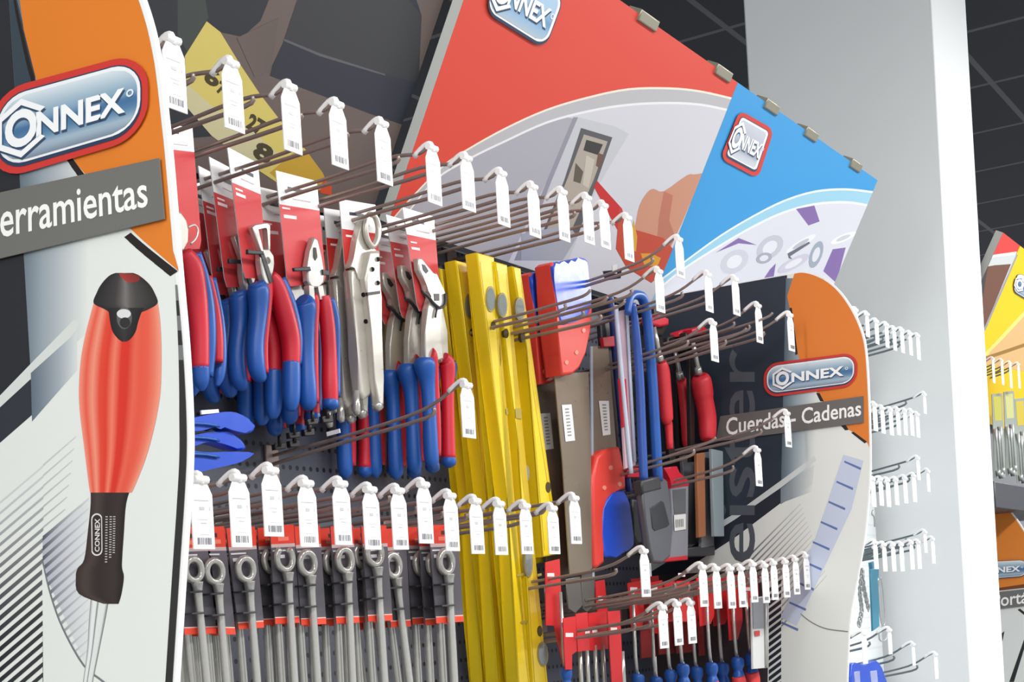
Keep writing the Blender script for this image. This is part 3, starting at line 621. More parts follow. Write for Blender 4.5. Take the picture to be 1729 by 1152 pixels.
# column 3 : combination pliers ----------------------------------------------
Y = -0.09
t = thing('pliers', 'front combination pliers with chrome jaw on red card, straight grips', 'pliers', onY(525, 715, Y), PLG); pl3 = t
b = MB(); rot_card(b, [(466, 288), (535, 306), (551, 478), (486, 484)], Y + 0.012, 0.29, (0.45, 0.13), [(0.06, 0.26, 0.31, 0.325), (0.08, 0.4, 0.375, 0.405)], red=(218, 74, 78)); b.build('card', INK, t, recalc=False)
b = MB(); slab(b, [(530, 400), (537, 404), (544, 430), (549, 462), (547, 478), (540, 486), (527, 486), (520, 474), (519, 452), (524, 424)], Y, 0.009, 0, 0.002); slab(b, [(522, 482), (530, 484), (532, 506), (523, 506)], Y, 0.008); slab(b, [(537, 484), (545, 482), (549, 505), (541, 506)], Y, 0.008); b.build('jaw', STEEL, t)
b = MB(); slab(b, [(530, 418), (534, 418), (536, 434), (533, 440), (530, 434)], Y - 0.0008, 0.002); b.build('jaw_slot', DARK, t); b = MB(); slab(b, [(497, 452), (524, 450), (526, 457), (498, 458)], Y - 0.003, 0.004, 0, 0.001); b.build('tie', DARK, t); b = MB(); slab(b, [(545, 455), (556, 458), (556, 464), (546, 464)], Y - 0.002, 0.004); b.build('tie', DARK, t)
b = MB(); pxtube(b, [(509, 506, 13), (514, 516, 20), (516, 550, 16), (517, 600, 14), (519, 660, 16), (521, 685, 13), (522, 694, 4)], Y); b.build('grip', BLUE, t)
b = MB(); pxtube(b, [(526, 500, 9), (530, 512, 10), (528, 560, 10), (529, 620, 9), (531, 680, 8)], Y + 0.006); b.build('grip_insert', RED, t)
b = MB(); pxtube(b, [(547, 500, 9), (549, 512, 11), (553, 550, 13), (556, 600, 13), (557, 650, 14), (558, 679, 13)], Y + 0.002); b.build('second_grip', RED, t)
b = MB(); pxtube(b, [(558, 676, 14), (558, 686, 14), (558, 692, 8), (558, 694, 2)], Y + 0.002); b.build('second_grip_tip', BLUE, t); b = MB(); pxtube(b, [(556, 505, 9), (563, 540, 11), (566, 600, 9), (565, 670, 10)], Y + 0.008); b.build('second_grip_back', BLUE, t)
b = MB(); pxtube(b, [(527, 690, 3), (528, 712, 3)], Y + 0.002, k=0); slab(b, [(520, 708, ), (538, 706), (538, 716), (521, 718)], Y + 0.002, 0.006, 0, 0.001); b.build('grip_end_pin', BLACKSTEEL, t); b = MB(); pxtube(b, [(553, 692, 4), (553, 706, 4)], Y + 0.002, k=0); slab(b, [(545, 703), (562, 701), (563, 713), (546, 714)], Y + 0.002, 0.006, 0, 0.001); b.build('grip_end_pin', BLACKSTEEL, t)
# column 1 : half hidden by the near panel -----------------------------------
Y = -0.12
t = thing('pliers', 'red gripped pliers on red card, half hidden behind near panel', 'pliers', onY(320, 690, Y), PLG); pl1 = t
b = MB(); rot_card(b, [(272, 208), (325, 216), (341, 420), (288, 422)], Y + 0.012, 0.2, (0.35, 0.05), []); b.build('card', INK, t, recalc=False)
b = MB(); slab(b, [(298, 358), (306, 358), (316, 372), (320, 388), (317, 408), (312, 424), (300, 424)], Y, 0.012, 0, 0.002); pxtube(b, [(318, 384, 2), (328, 380, 2), (334, 388, 2), (331, 402, 2), (322, 412, 2)], Y, k=3, n=6); b.build('jaw', NICKEL, t)
b = MB(); pxtube(b, [(312, 426, 12), (324, 450, 18), (332, 500, 18), (337, 560, 16), (338, 624, 15)], Y); b.build('grip', RED, t)
b = MB(); pxtube(b, [(338, 620, 15.5), (340, 645, 13), (341, 660, 4)], Y); b.build('grip_tip', BLUE, t); b = MB(); pxtube(b, [(330, 428, 10), (342, 470, 12), (349, 520, 14), (352, 580, 13), (350, 636, 10)], Y + 0.009); b.build('grip_back', BLUE, t)
b = MB(); pxtube(b, [(352, 466, 6), (362, 520, 9), (367, 570, 10), (368, 612, 9)], Y + 0.02); b.build('second_grip', RED, t)
b = MB(); pxtube(b, [(358, 470, 7), (371, 540, 8), (373, 600, 10), (370, 636, 9), (366, 652, 3)], Y + 0.025); b.build('second_grip_tip', BLUE, t)
# column 4 : locking pliers --------------------------------------------------
Y = -0.085
t = thing('locking_pliers', 'front nickel locking pliers with long oval jaw on white topped card', 'pliers', onY(615, 690, Y), 'locking pliers on the fourth hook'); pl4 = t
b = MB(); rot_card(b, [(573, 336), (634, 346), (646, 520), (588, 516)], Y + 0.014, 0.28, (0.45, 0.12), [(0.1, 0.4, 0.33, 0.35)], red=(206, 46, 44)); b.build('card', INK, t, recalc=False)
b = MB(); slab(b, [(611, 372), (617, 368), (622, 378), (620, 404), (625, 418), (634, 424), (642, 426), (643, 470), (618, 480), (604, 470), (600, 450), (592, 452), (592, 448), (599, 436), (602, 405)], Y + 0.004, 0.010, 0, 0.002)
pxtube(b, [(624, 362, 5), (633, 366, 5), (639, 384, 5.5), (637, 404, 5.5), (629, 416, 5), (620, 404, 5), (617, 384, 5), (620, 368, 5), (624, 362, 5)], Y, k=4, n=10); b.build('jaw', NICKEL, t)
b = MB(); slab(b, [(592, 456), (604, 452), (612, 500), (622, 560), (628, 620), (628, 668), (616, 676), (608, 662), (604, 600), (599, 530)], Y + 0.006, 0.014, 0, 0.004); b.build('handle', NICKEL, t)
b = MB(); slab(b, [(624, 424), (643, 422), (645, 480), (641, 500), (645, 560), (648, 640), (650, 684), (640, 690), (634, 640), (628, 560), (622, 500), (617, 470)], Y - 0.004, 0.012, 0, 0.004); b.build('lower_handle', NICKEL, t)
for u, v in ((637, 438), (628, 455), (637, 478), (613, 498), (617, 543)): b = MB(); pxtube(b, [(u, v, 4), (u + 1.5, v, 4)], Y - 0.0045, k=0); b.build('rivet', BLACKSTEEL, t)
b = MB(); slab(b, [(620, 494), (642, 491), (642, 496), (621, 499)], Y - 0.0055, 0.003); b.build('tie', BLACKSTEEL, t)
b = MB(); pxtube(b, [(601, 660, 5), (602, 694, 7), (604, 700, 5)], Y + 0.008, k=0); b.build('adjusting_screw', STEEL, t); b = MB(); pxtube(b, [(634, 680, 7), (640, 690, 9)], Y, k=0); b.build('adjusting_screw', STEEL, t)
# column 5 : water pump pliers ------------------------------------------------
Y = -0.105
t = thing('pliers', 'front water pump pliers with hooked nickel jaw beside yellow level', 'pliers', onY(735, 795, Y), PLG); pl5 = t
b = MB(); rot_card(b, [(680, 350), (733, 366), (745, 520), (706, 526)], Y + 0.012, 0.26, (0.45, 0.1), [(0.1, 0.32, 0.32, 0.335), (0.1, 0.4, 0.375, 0.4)], red=(218, 74, 76)); b.build('card', INK, t, recalc=False)
b = MB(); slab(b, [(706, 436), (713, 436), (722, 450), (733, 466), (738, 460), (748, 490), (756, 502), (751, 518), (744, 522), (742, 560), (750, 606), (732, 612), (718, 606), (719, 560), (722, 520), (731, 500), (722, 492), (722, 480), (714, 468), (708, 456)], Y, 0.009, 0, 0.002); slab(b, [(738, 510), (748, 520), (756, 560), (758, 612), (746, 612), (742, 560)], Y + 0.008, 0.007, 0, 0.001); b.build('jaw', NICKEL, t)
b = MB(); slab(b, [(713, 446), (718, 448), (724, 458), (720, 462), (715, 456)], Y - 0.0006, 0.002); b.build('jaw_slot', DARK, t); b = MB(); slab(b, [(733, 496), (742, 496), (742, 508), (734, 508)], Y - 0.0006, 0.002); b.build('pivot', DARK, t); b = MB()
pxtube(b, [(712, 492, 2.5), (722, 500, 3), (732, 512, 3), (744, 520, 2.5), (752, 512, 2.5), (752, 496, 2.5)], Y - 0.002, k=3, n=6); pxtube(b, [(738, 520, 2), (736, 530, 2), (735, 536, 2)], Y - 0.002, k=0, n=6); b.build('tie', DARK, t)
b = MB(); pxtube(b, [(716, 606, 15), (717, 618, 19), (722, 650, 13), (725, 700, 12), (727, 750, 13), (729, 780, 12), (731, 792, 4)], Y); b.build('grip', BLUE, t)
b = MB(); pxtube(b, [(722, 598, 14), (726, 606, 14), (733, 650, 9), (737, 720, 8), (739, 770, 6)], Y + 0.006); b.build('grip_insert', RED, t)
b = MB(); pxtube(b, [(748, 604, 10), (755, 616, 14), (756, 660, 11), (757, 720, 11), (758, 776, 12)], Y + 0.008); b.build('second_grip', RED, t)
b = MB(); pxtube(b, [(758, 774, 12.5), (758, 784, 12), (758, 790, 4)], Y + 0.008); b.build('second_grip_tip', BLUE, t); b = MB(); pxtube(b, [(764, 612, 6), (768, 622, 4), (766, 640, 3)], Y + 0.012); b.build('second_grip_back', BLUE, t)

def behind(o, what, steps, kind):
    for i, (dx, dy, dz, ry) in enumerate(steps):
        r = copy_tree(o, (dx, dy, dz), f'{kind}, {ORD[i + 1]} in stack', (0, ry, 0)); r['group'] = what
behind(pl2, PLG, [(-0.003, 0.024, -0.006, 0.0), (0.002, 0.045, -0.01, 0.0), (-0.002, 0.066, -0.014, 0.0)], 'long nose pliers with red card hanging behind the chrome loop nose pair')
behind(pl3, PLG, [(0.0, 0.028, -0.012, 0.0), (0.004, 0.054, -0.022, 0.0)], 'combination pliers with red card behind the straight gripped front pair')
behind(pl1, PLG, [(0.0, 0.034, -0.006, 0.0)], 'red gripped pliers mostly hidden behind near panel')
behind(pl4, 'locking pliers on the fourth hook', [(0.0, 0.024, -0.006, 0.0), (0.0, 0.042, -0.01, 0.0)], 'nickel locking pliers on red card behind the oval jawed front one')
behind(pl5, PLG, [(0.0, 0.026, -0.004, 0.0), (0.0, 0.055, -0.008, 0.0)], 'water pump pliers with blue grips behind the hooked nickel jaw')
# a shorter pair hangs low at the back between the fourth and fifth hook
r = copy_tree(pl5, onY(640, 810, -0.022) - onY(735, 795, -0.105), 'blue and red pliers hanging deepest in shade below locking pliers, right pair'); r['group'] = PLG
r = copy_tree(pl5, onY(590, 812, -0.022) - onY(735, 795, -0.105), 'blue and red pliers hanging deepest in shade below locking pliers, left pair'); r['group'] = PLG
# blue plastic clamps lying out over their hook -------------------------------
BT = 'blue plastic tools at the lower left hook'
def blue_tool(lab, pts, Y, sticker=None, th=0.02):
    t = thing('plastic_clamp', lab, 'clamp', onY(pts[0][0], pts[0][1], Y), BT)
    b = MB(); slab(b, [p[:2] for p in bez(pts, 3)], Y, th, 0, 0.004); b.build('body', ROYAL, t)
    b = MB(); u, v = pts[0]; pxtube(b, [(u - 30, v + 10, 3), (u + 40, v + 3, 3), (u + 80, v + 8, 2.5)], Y - 0.002, k=3, n=8); b.build('rib', BLUE, t)
    if sticker: b = MB(); slab(b, sticker, Y - 0.001, 0.002); b.build('sticker', WHITE, t)
    return t
blue_tool('royal blue plastic clamp, topmost of three beside the near panel', [(290, 712), (321, 707), (369, 697), (399, 697), (428, 713), (432, 723), (422, 732), (395, 727), (372, 720), (343, 727), (321, 729), (290, 732)], -0.10, [(340, 693), (369, 691), (370, 697), (341, 700)])
blue_tool('royal blue plastic clamp with hooked end, middle of three beside near panel', [(290, 736), (330, 734), (372, 727), (402, 737), (416, 754), (409, 760), (379, 750), (353, 746), (323, 755), (290, 757)], -0.095)
blue_tool('royal blue plastic clamp, lowest of three beside near panel', [(290, 764), (321, 760), (345, 764), (389, 763), (430, 765), (415, 776), (399, 783), (356, 793), (321, 801), (290, 803)], -0.10)
# ------------------------------------------------------------------ wrench packs
WG = 'carded combination wrenches in the bottom left row'
def wrench_pack(lab, q, wr, Y=-0.225, open_end=False, txt=(0.3, 0.55)):
    """q: card TL TR BR BL ; wr: (head u, head v, foot u) of the wrench"""
    t = thing('wrench_pack', lab, 'wrench', onY(wr[2], 1190, Y), WG)
    f = quadmap(q); b = MB(); Yc = Y + 0.008
    b.prism(pxp([f(*p) for p in ((0, 0), (1, 0), (1, 1), (0, 1))], Yc), (0, 0.0012, 0), 0, col=(98, 94, 102))
    D = lambda pts, c, e=0.0004: b.face(pxp([f(*p) for p in pts], Yc - e), 0, c)
    D([(0, 0), (1, 0), (1, 0.19), (0, 0.19)], (222, 62, 44)); D([(0, 0.19), (1, 0.19), (1, 0.225), (0, 0.225)], (200, 176, 176)); D([(0, 0.94), (1, 0.94), (1, 1), (0, 1)], (226, 74, 52)); D([(0, 0.93), (1, 0.93), (1, 0.94), (0, 0.94)], (236, 196, 190))
    D([(0.42, 0.06), (0.58, 0.06), (0.58, 0.1), (0.42, 0.1)], (60, 40, 40), 0.0006); D([(0.3, 0.12), (0.75, 0.12), (0.75, 0.16), (0.3, 0.16)], (236, 120, 100), 0.0006)
    D([(0.05, 0.25), (0.6, 0.25), (0.6, 0.265), (0.05, 0.265)], (226, 224, 228), 0.0006); D([(txt[0] - 0.2, 0.30), (txt[1], 0.30), (txt[1], 0.335), (txt[0] - 0.2, 0.335)], (230, 228, 232), 0.0006)
    b.build('card', INK, t, recalc=False)
    u, v, fu = wr; b = MB(); R = 13
    fx = lambda vv: u + (fu - u) * (vv - v) / (1152 - v)
    c = onY(u, v - 4, Y); sc = depth(c) / F
    def ring(cz, r0, a0, a1, tr, n=24):
        b.tube([(c.x + r0 * sc * 1.8 * math.cos(math.radians(a0 + (a1 - a0) * i / n)), Y + 0.003, cz + r0 * sc * 1.75 * math.sin(math.radians(a0 + (a1 - a0) * i / n))) for i in range(n + 1)], tr * sc, n=10, cap=a1 - a0 < 359)
    if open_end: ring(c.z + 3 * sc, 11, 128, 412, 5.8)
    else: ring(c.z, 10.5, 0, 360, 6.0)
    b.build('wrench_head', STEEL, t)
    b = MB(); pxtube(b, [(fx(v + 17), v + 17, 11), (fx(v + 30), v + 30, 8.5), (fx(v + 60), v + 60, 6.8), (fx(1100), 1100, 7.2), (fx(1200), 1200, 7.2)], Y + 0.003, k=4, n=10); b.build('wrench_shaft', STEEL, t)
    for vv in (v + 34, v + 70):
        b = MB(); x = fx(vv); slab(b, [(x - 13, vv - 1), (x + 9, vv - 3), (x + 9, vv + 0.5), (x - 13, vv + 2.5)], Y - 0.004, 0.011, 0, 0.0006); b.build('tie', DARK, t)
    return t
packs = [((296, 892), (350, 890), (371, 1070), (312, 1072), (331, 966, 349), 0), ((347, 890), (378, 889), (398, 1072), (366, 1071), (366.5, 969, 382), 0), ((382, 892), (430, 889), (446, 1060), (403, 1063), (419, 965, 434), 0),
         ((456, 888), (496, 886), (506, 1052), (465, 1054), (485, 950, 497), 1), ((497, 889), (540, 887), (551, 1054), (509, 1056), (523, 955, 536), 0), ((558, 889), (596, 887), (607, 1052), (568, 1053), (586, 950, 595), 0),
         ((610, 889), (652, 887), (663, 1048), (622, 1050), (636, 941, 649), 1), ((652, 893), (684, 891), (694, 1058), (660, 1060), (667, 959, 691), 0), ((724, 887), (772, 886), (783, 1050), (737, 1053), (756.5, 953, 767), 0)]
wp = []
for i, p in enumerate(packs):
    wp.append(wrench_pack(f'carded steel wrench with red topped grey card, {ordn(i, 9)} of the front row', p[:4], p[4], -0.225 + (0.02 if i == 7 else 0), p[5]))
nb = [3, 3, 3, 3, 3, 3, 3, 4, 4]
for i, (o, n) in enumerate(zip(wp, nb)):
    for k in range(n):
        r = copy_tree(o, (random.uniform(-0.002, 0.002), 0.016 * (k + 1), random.uniform(-0.002, 0.001)), f'carded steel wrench, {ORD[k + 1]} card back in the {ordn(i, 9)} wrench stack')
# ------------------------------------------------------------------ spirit levels
LG = 'yellow spirit levels hanging from hooks'
LK = 0.075
def lplane(Y, px0): 
    p = onY(px0[0], px0[1], Y); return Plane((p.x, Y, p.z), (0, -1, -LK))
def level(lab, tl, tr, bl, br, Y, th, vial, hole, extra=()):
    pl = lplane(Y, tl); A = lambda u, v, e=0.0: pl.at(u, v, e)
    t = thing('spirit_level', lab, 'spirit level', A((bl[0] + br[0]) / 2, bl[1]), LG)
    b = MB(); q = [A(*tl), A(*tr), A(*br), A(*bl)]; d = Vector((0, 1, 0)) * th
    b.prism(q, d, 0, 0.0022)
    # recessed web lines along the front
    f = quadmap([tl, tr, br, bl])
    for s0, s1 in ((0.10, 0.13), (0.86, 0.89)): b.face([A(*f(s, k), 0.0004) for s, k in ((s0, 0.02), (s1, 0.02), (s1, 0.98), (s0, 0.98))], 1)
    b.build('rail', [YEL, M('level_groove', (205, 172, 10), 0.4)], t)
    def disc(mb, cu, cv, rx, ry, e, th_, mat=0):
        mb.prism([A(cu + rx * math.cos(a), cv + ry * math.sin(a) + rx * 0.2 * math.cos(a), e) for a in [i * math.pi / 10 for i in range(20)]], (0, th_, 0), mat)
    for cu, cv, rx, ry in vial:
        b = MB(); disc(b, cu, cv, rx, ry, 0.0012, 0.004); o = b.build('vial', M('vial_housing', (150, 140, 96), 0.35), t)
        b = MB(); disc(b, cu, cv, rx * 0.8, ry * 0.84, 0.0016, 0.002); b.build('vial_window', M('vial_glass', (128, 136, 134), 0.15, coat=0.6), o)
    for cu, cv, rx, ry in hole:
        b = MB(); disc(b, cu, cv, rx, ry, 0.0008, 0.004); b.build('hanging_hole', M('hole_shade', (70, 56, 14), 0.6), t)
    if extra:
        for q in extra:
            b = MB(); b.face([A(u, v, 0.001) for u, v in q], 0); b.build('printed_mark', M('level_print', (168, 150, 60), 0.5), t)
    return t
lvA = level('yellow spirit level at left of the front three, nearest the pliers', (806, 426), (835, 434), (900, 1190), (876, 1190), -0.135, 0.02, [(829, 505, 8, 22)], [(833.5, 550, 4, 7)], [[(854, 690), (857, 690), (858, 700), (855, 700)], [(872, 970), (893, 966), (894, 970), (873, 974)], [(879, 1050), (900, 1046), (901, 1050), (880, 1054)]])
lvB = level('yellow spirit level between the two other front levels', (836, 441), (857, 447), (930, 1190), (902, 1190), -0.138, 0.02, [(849, 515, 8, 21), (893, 950, 7, 26), (917, 1105, 9, 21)], [(855, 563, 4, 8), (912, 1066, 4, 9)], [[(870, 690), (880, 690), (881, 708), (871, 706)], [(907, 970), (914, 968), (915, 972), (908, 974)]])
lvC = level('short yellow spirit level at right ending above a red card', (866, 449), (880, 453), (947, 936), (917, 941), -0.125, 0.02, [(878.5, 522, 8, 20), (890, 800, 4, 14)], [(883, 569, 4, 9), (926, 823, 4, 9)], [[(935, 850), (941, 850), (944, 890), (938, 890)]])
for k, (d, lab) in enumerate([((0.0, 0.033, -0.004), 'yellow spirit level seen edge on behind the leftmost front level'), ((0.0, 0.058, -0.010), 'yellow spirit level seen edge on, hindmost beside the plier grips')]):
    copy_tree(lvA, d, lab)
copy_tree(lvB, (0, 0.030, -0.002), 'yellow spirit level hidden behind the middle front level'); copy_tree(lvC, (0, 0.028, -0.01), 'yellow spirit level hidden behind the short right level')
# ------------------------------------------------------------------ hand saws
SG = 'hand saws with red and blue handles'
def saw(lab, Y, body, grip_, blade, holes, sticker, th=0.03, edge=None, toe=None):
    t = thing('hand_saw', lab, 'saw', onY(blade[0][0], max(p[1] for p in blade), Y), SG)
    b = MB(); slab(b, body, Y, th, 0, 0.005); b.build('handle', SAWRED, t)
    b = MB(); slab(b, [p[:2] for p in bez(grip_ + [grip_[0]], 2)][:-1], Y - 0.0015, th, 0, 0.004)
    b.build('grip', ROYAL, t)
    b = MB(); slab(b, blade, Y + th * 0.45, 0.0016); b.build('blade', TAUPE, t)
    if edge: b = MB(); slab(b, edge, Y + th * 0.45 - 0.0012, 0.002); b.build('blade_sleeve', M('sleeve_edge', (168, 176, 190), 0.4), t)
    for u, v in holes: b = MB(); b.prism([onY(u + 3 * math.cos(a * .63), v + 4 * math.sin(a * .63), Y - 0.001) for a in range(10)], (0, 0.002, 0), 0); b.build('screw', M('saw_screw', (236, 150, 130), 0.3), t)
    if sticker:
        b = MB(); b.face(pxp(sticker, Y + th * 0.45 - 0.0008), 0, (240, 240, 238)); f = quadmap(sticker)
        for k in range(9): b.face(pxp([f(*p) for p in ((0.3, 0.1 + k * .09), (0.7, 0.1 + k * .09), (0.7, 0.14 + k * .09), (0.3, 0.14 + k * .09))], Y + th * 0.45 - 0.0012), 0, (150, 150, 148))
        b.build('sticker', INK, t, recalc=False)
    if toe: b = MB(); slab(b, toe, Y + th * 0.45 - 0.001, 0.003, 0, 0.0008); b.build('toe_guard', M('toe_guard_grey', (110, 108, 104), 0.35, 0.4), t)
    return t
sa = saw('hand saw with its red and blue handle at the top', -0.13, [(932, 446), (936, 442), (944, 500), (946, 520), (960, 527), (980, 522), (994, 512), (1001, 520), (998, 560), (990, 598), (979, 622), (968, 632), (949, 634), (947, 600), (940, 530)],
         [(934, 449), (944, 441), (953, 446), (966, 444), (970, 438), (983, 434), (993, 440), (996, 460), (995, 486), (1001, 505), (996, 528), (980, 540), (962, 546), (948, 550), (944, 526), (938, 490)],
         [(936, 632), (994, 628), (998, 786), (1000, 960), (982, 970), (962, 970), (950, 780)], [(986, 558), (974, 595), (957, 612)], [(948.6, 684), (965, 683), (971, 744), (955, 746)], toe=[(956, 978), (980, 974), (984, 1022), (972, 1036), (960, 1028)])
r = copy_tree(sa, (0.0, 0.036, -0.008), 'hand saw hanging behind the one with handle at top, only red edge showing')
sb = saw('hand saw hung upside down with its red handle at the bottom', -0.12, [(1003, 955), (1001, 806), (1009, 770), (1022, 759), (1047, 754), (1055, 806), (1058, 826), (1040, 830), (1026, 838), (1018, 860), (1019, 920), (1022, 950), (1010, 960)],
         [(1018, 872), (1024, 845), (1036, 832), (1055, 829), (1063, 851), (1070, 905), (1072, 922), (1061, 925), (1052, 938), (1028, 942), (1020, 930)],
         [(1001, 585), (1027, 583), (1041, 757), (1041, 800), (1003, 800)], [(1032, 790), (1021, 824), (1047, 818)], [(1011, 677), (1028, 677), (1031, 734), (1018, 736)], edge=[(997.5, 585), (1001, 585), (1004, 975), (1000.5, 976)], toe=None)
t = thing('hand_saw', 'grey saw blade with square toe hanging between the two red handles', 'saw', onY(993, 1030, -0.105), SG)
b = MB(); slab(b, [(982, 700), (1003, 700), (1004, 985), (1003, 1022), (991, 1034), (982, 1026)], -0.105, 0.0016); b.build('blade', TAUPE, t)
b = MB(); slab(b, [(982, 968), (1004, 963), (1004, 1018), (992, 1034), (984, 1028)], -0.107, 0.003, 0, 0.0008); b.prism([onY(991 + 3 * math.cos(a), 1013 + 3.5 * math.sin(a), -0.1078) for a in [i * .628 for i in range(10)]], (0, 0.001, 0), 0); b.build('toe_guard', M('toe_guard_grey'), t)
# ------------------------------------------------------------------ hacksaws and clamps
Y = -0.17
t = thing('hacksaw', 'blue framed hacksaw with dark grey handle at the bottom', 'hacksaw', onY(1112, 940, Y))
b = MB(); pxtube(b, [(1060, 530, 6), (1064, 504, 7), (1075, 498, 8), (1086, 506, 9), (1093, 540, 9), (1100, 620, 9), (1106, 720, 9), (1111, 812, 9)], Y, n=8); b.build('frame', BLUE, t)
b = MB(); pxtube(b, [(1068, 512, 6), (1074, 560, 7), (1080, 640, 8), (1084, 740, 8), (1087, 812, 8)], Y + 0.004, n=8); b.build('inner_frame', M('blue_frame_inner', (44, 84, 168), 0.35), t)
b = MB(); slab(b, [(1076, 560), (1080, 560), (1094, 800), (1090, 800)], Y + 0.012, 0.001); b.build('blade', STEEL, t)
b = MB(); slab(b, [(1083, 814), (1118, 804), (1128, 812), (1138, 890), (1133, 940), (1120, 952), (1104, 950), (1098, 930), (1092, 880)], Y - 0.004, 0.013, 0, 0.004); b.build('handle', M('dark_grey_handle', (84, 86, 92), 0.4), t)
b = MB(); slab(b, [(1098, 858), (1117, 846), (1121, 848), (1131, 886), (1126, 890), (1106, 897), (1102, 892)], Y - 0.005, 0.003, 0, 0.001); b.build('hand_opening', M('opening_shade', (34, 36, 42), 0.5), t)
b = MB(); slab(b, [(1084, 812), (1115, 803), (1118, 826), (1086, 834)], Y - 0.006, 0.017, 0, 0.003); b.build('clamp_block', DARK, t)
t = thing('hacksaw', 'black handled hacksaw in clear sleeve left of the blue framed one', 'hacksaw', onY(1060, 920, -0.11))
b = MB(); slab(b, [(1068, 842), (1088, 846), (1092, 915), (1078, 920), (1070, 905)], -0.12, 0.03, 0, 0.004); b.build('handle', DARK, t)
b = MB(); pxtube(b, [(1030, 500, 6), (1034, 540, 6), (1042, 640, 6), (1052, 740, 6), (1062, 830, 6)], -0.11, n=8); b.build('frame', M('navy_frame', (44, 66, 128), 0.35), t)
b = MB(); slab(b, [(1014, 546), (1033, 540), (1040, 660), (1045, 760), (1030, 760)], -0.10, 0.008, 0, 0.002); b.build('back_bar', DARK, t)
b = MB(); slab(b, [(1018, 570), (1054, 565), (1056, 584), (1020, 586)], -0.113, 0.006, 0, 0.001); b.build('red_collar', RED, t); b = MB(); slab(b, [(1058, 790), (1082, 790), (1083, 806), (1060, 806)], -0.118, 0.006, 0, 0.001); b.build('red_collar', RED, t)
t = thing('blade_pack', 'clear tube pack of hacksaw blades between the two hacksaws', 'blades', onY(1066, 800, -0.15))
b = MB(); slab(b, [(1042, 526), (1061, 522), (1074, 786), (1056, 792)], -0.15, 0.004, 0, 0.001); b.build('card', M('pale_pink_card', (206, 176, 186), 0.35), t)
b = MB(); slab(b, [(1046, 640), (1057, 640), (1062, 720), (1052, 722)], -0.1505, 0.003); b.build('red_print', RED, t)
b = MB(); pxtube(b, [(1040, 516, 4), (1043, 560, 4), (1056, 700, 4), (1066, 800, 4)], -0.153, n=8); b.build('plastic_rim', M('clear_rim', (196, 206, 224), 0.15), t); b = MB(); pxtube(b, [(1058, 520, 3), (1072, 780, 3)], -0.153, n=8, k=0); b.build('plastic_rim', M('clear_rim', (196, 206, 224), 0.15), t)
CG = 'red handled bar clamps'
def clamp(lab, Y, handle, head, bar):
    t = thing('bar_clamp', lab, 'clamp', onY(handle[-1][0], handle[-1][1], Y), CG)
    b = MB(); pxtube(b, handle, Y, n=12, k=3); b.build('handle', M('clamp_red', (222, 50, 62), 0.4), t)
    b = MB(); slab(b, head, Y - 0.006, 0.02, 0, 0.003); b.build('head', RED, t)
    b = MB(); slab(b, bar, Y + 0.012, 0.007, 0, 0.001); b.build('bar', BLACKSTEEL, t)
    b = MB(); u0, v0, _ = handle[0]; pxtube(b, [(u0 - 12, v0 - 60, 4), (u0, v0, 4.5)], Y, n=8, k=0); b.build('spindle', STEEL, t); b = MB(); pxtube(b, [(u0 - 3, v0 - 14, 6), (u0 - 1, v0 - 2, 7)], Y, k=0); b.build('collar', STEEL, t)
    b = MB(); slab(b, [(u0 - 22, v0 - 72), (u0 + 6, v0 - 84), (u0 + 12, v0 - 60), (u0 + 4, v0 - 44), (u0 - 20, v0 - 48)], Y + 0.004, 0.014, 0, 0.003); b.build('jaw_arm', BLACKSTEEL, t)
clamp('red handled bar clamp nearest the blue hacksaw', -0.14, [(1116, 612, 9), (1119, 625, 12), (1122, 660, 12), (1126, 705, 11), (1127, 712, 8), (1129, 720, 7), (1131, 758, 6)], [(1100, 538), (1118, 532), (1130, 538), (1130, 549), (1116, 552), (1102, 548)], [(1104, 520), (1114, 518), (1142, 780), (1132, 782)])
clamp('red handled bar clamp behind, between two others', -0.10, [(1150, 642, 8), (1153, 652, 10), (1158, 700, 10), (1161, 745, 10), (1161, 756, 6)], [(1148, 560), (1166, 554), (1176, 558), (1176, 566), (1158, 570), (1148, 568)], [(1139, 560), (1146, 558), (1156, 780), (1148, 780)])
clamp('large red handled bar clamp nearest the far panel', -0.14, [(1181, 634, 12), (1183, 642, 18), (1187, 665, 18), (1189, 676, 16), (1194, 705, 16), (1195, 738, 14), (1195, 744, 9)], [(1170, 556), (1188, 550), (1194, 554), (1194, 563), (1182, 566), (1172, 564)], [(1164, 570), (1171, 568), (1174, 780), (1167, 780)])
BG = 'flat packed blades right of the hacksaws'
for lab, q, Y, m in (('grey flat packed blade beside the grey tool', [(1152, 770), (1178, 764), (1180, 918), (1163, 920)], -0.10, GREYP), ('brown flat packed blade between two grey ones', [(1177, 766), (1190, 764), (1192, 906), (1180, 908)], -0.14, M('brown_pack', (164, 104, 68), 0.5)),
                     ('dark grey flat packed blade behind the pale one', [(1191, 764), (1206, 762), (1206, 922), (1184, 926)], -0.13, GREYP), ('pale grey flat packed blade touching the far panel print', [(1202, 758), (1221, 762), (1223, 906), (1206, 906)], -0.15, M('pale_pack', (146, 160, 166), 0.45))):
    b = MB(); slab(b, q, Y, 0.006, 0, 0.001); o = b.build('packed_blade', m); tag(o, lab, 'blade', BG)
t = thing('junior_saw', 'grey plastic saw tool with red cap and barcode label', 'saw', onY(1140, 948, -0.13))
b = MB(); slab(b, [(1133, 822), (1163, 818), (1162, 940), (1110, 946), (1112, 930), (1130, 920), (1136, 900)], -0.135, 0.010, 0, 0.002); b.build('body', M('light_grey_tool', (138, 138, 146), 0.4), t)
b = MB(); slab(b, [(1136, 828), (1158, 825), (1158, 866), (1139, 868)], -0.136, 0.003); b.build('window', M('dim_window', (104, 106, 108), 0.25), t)
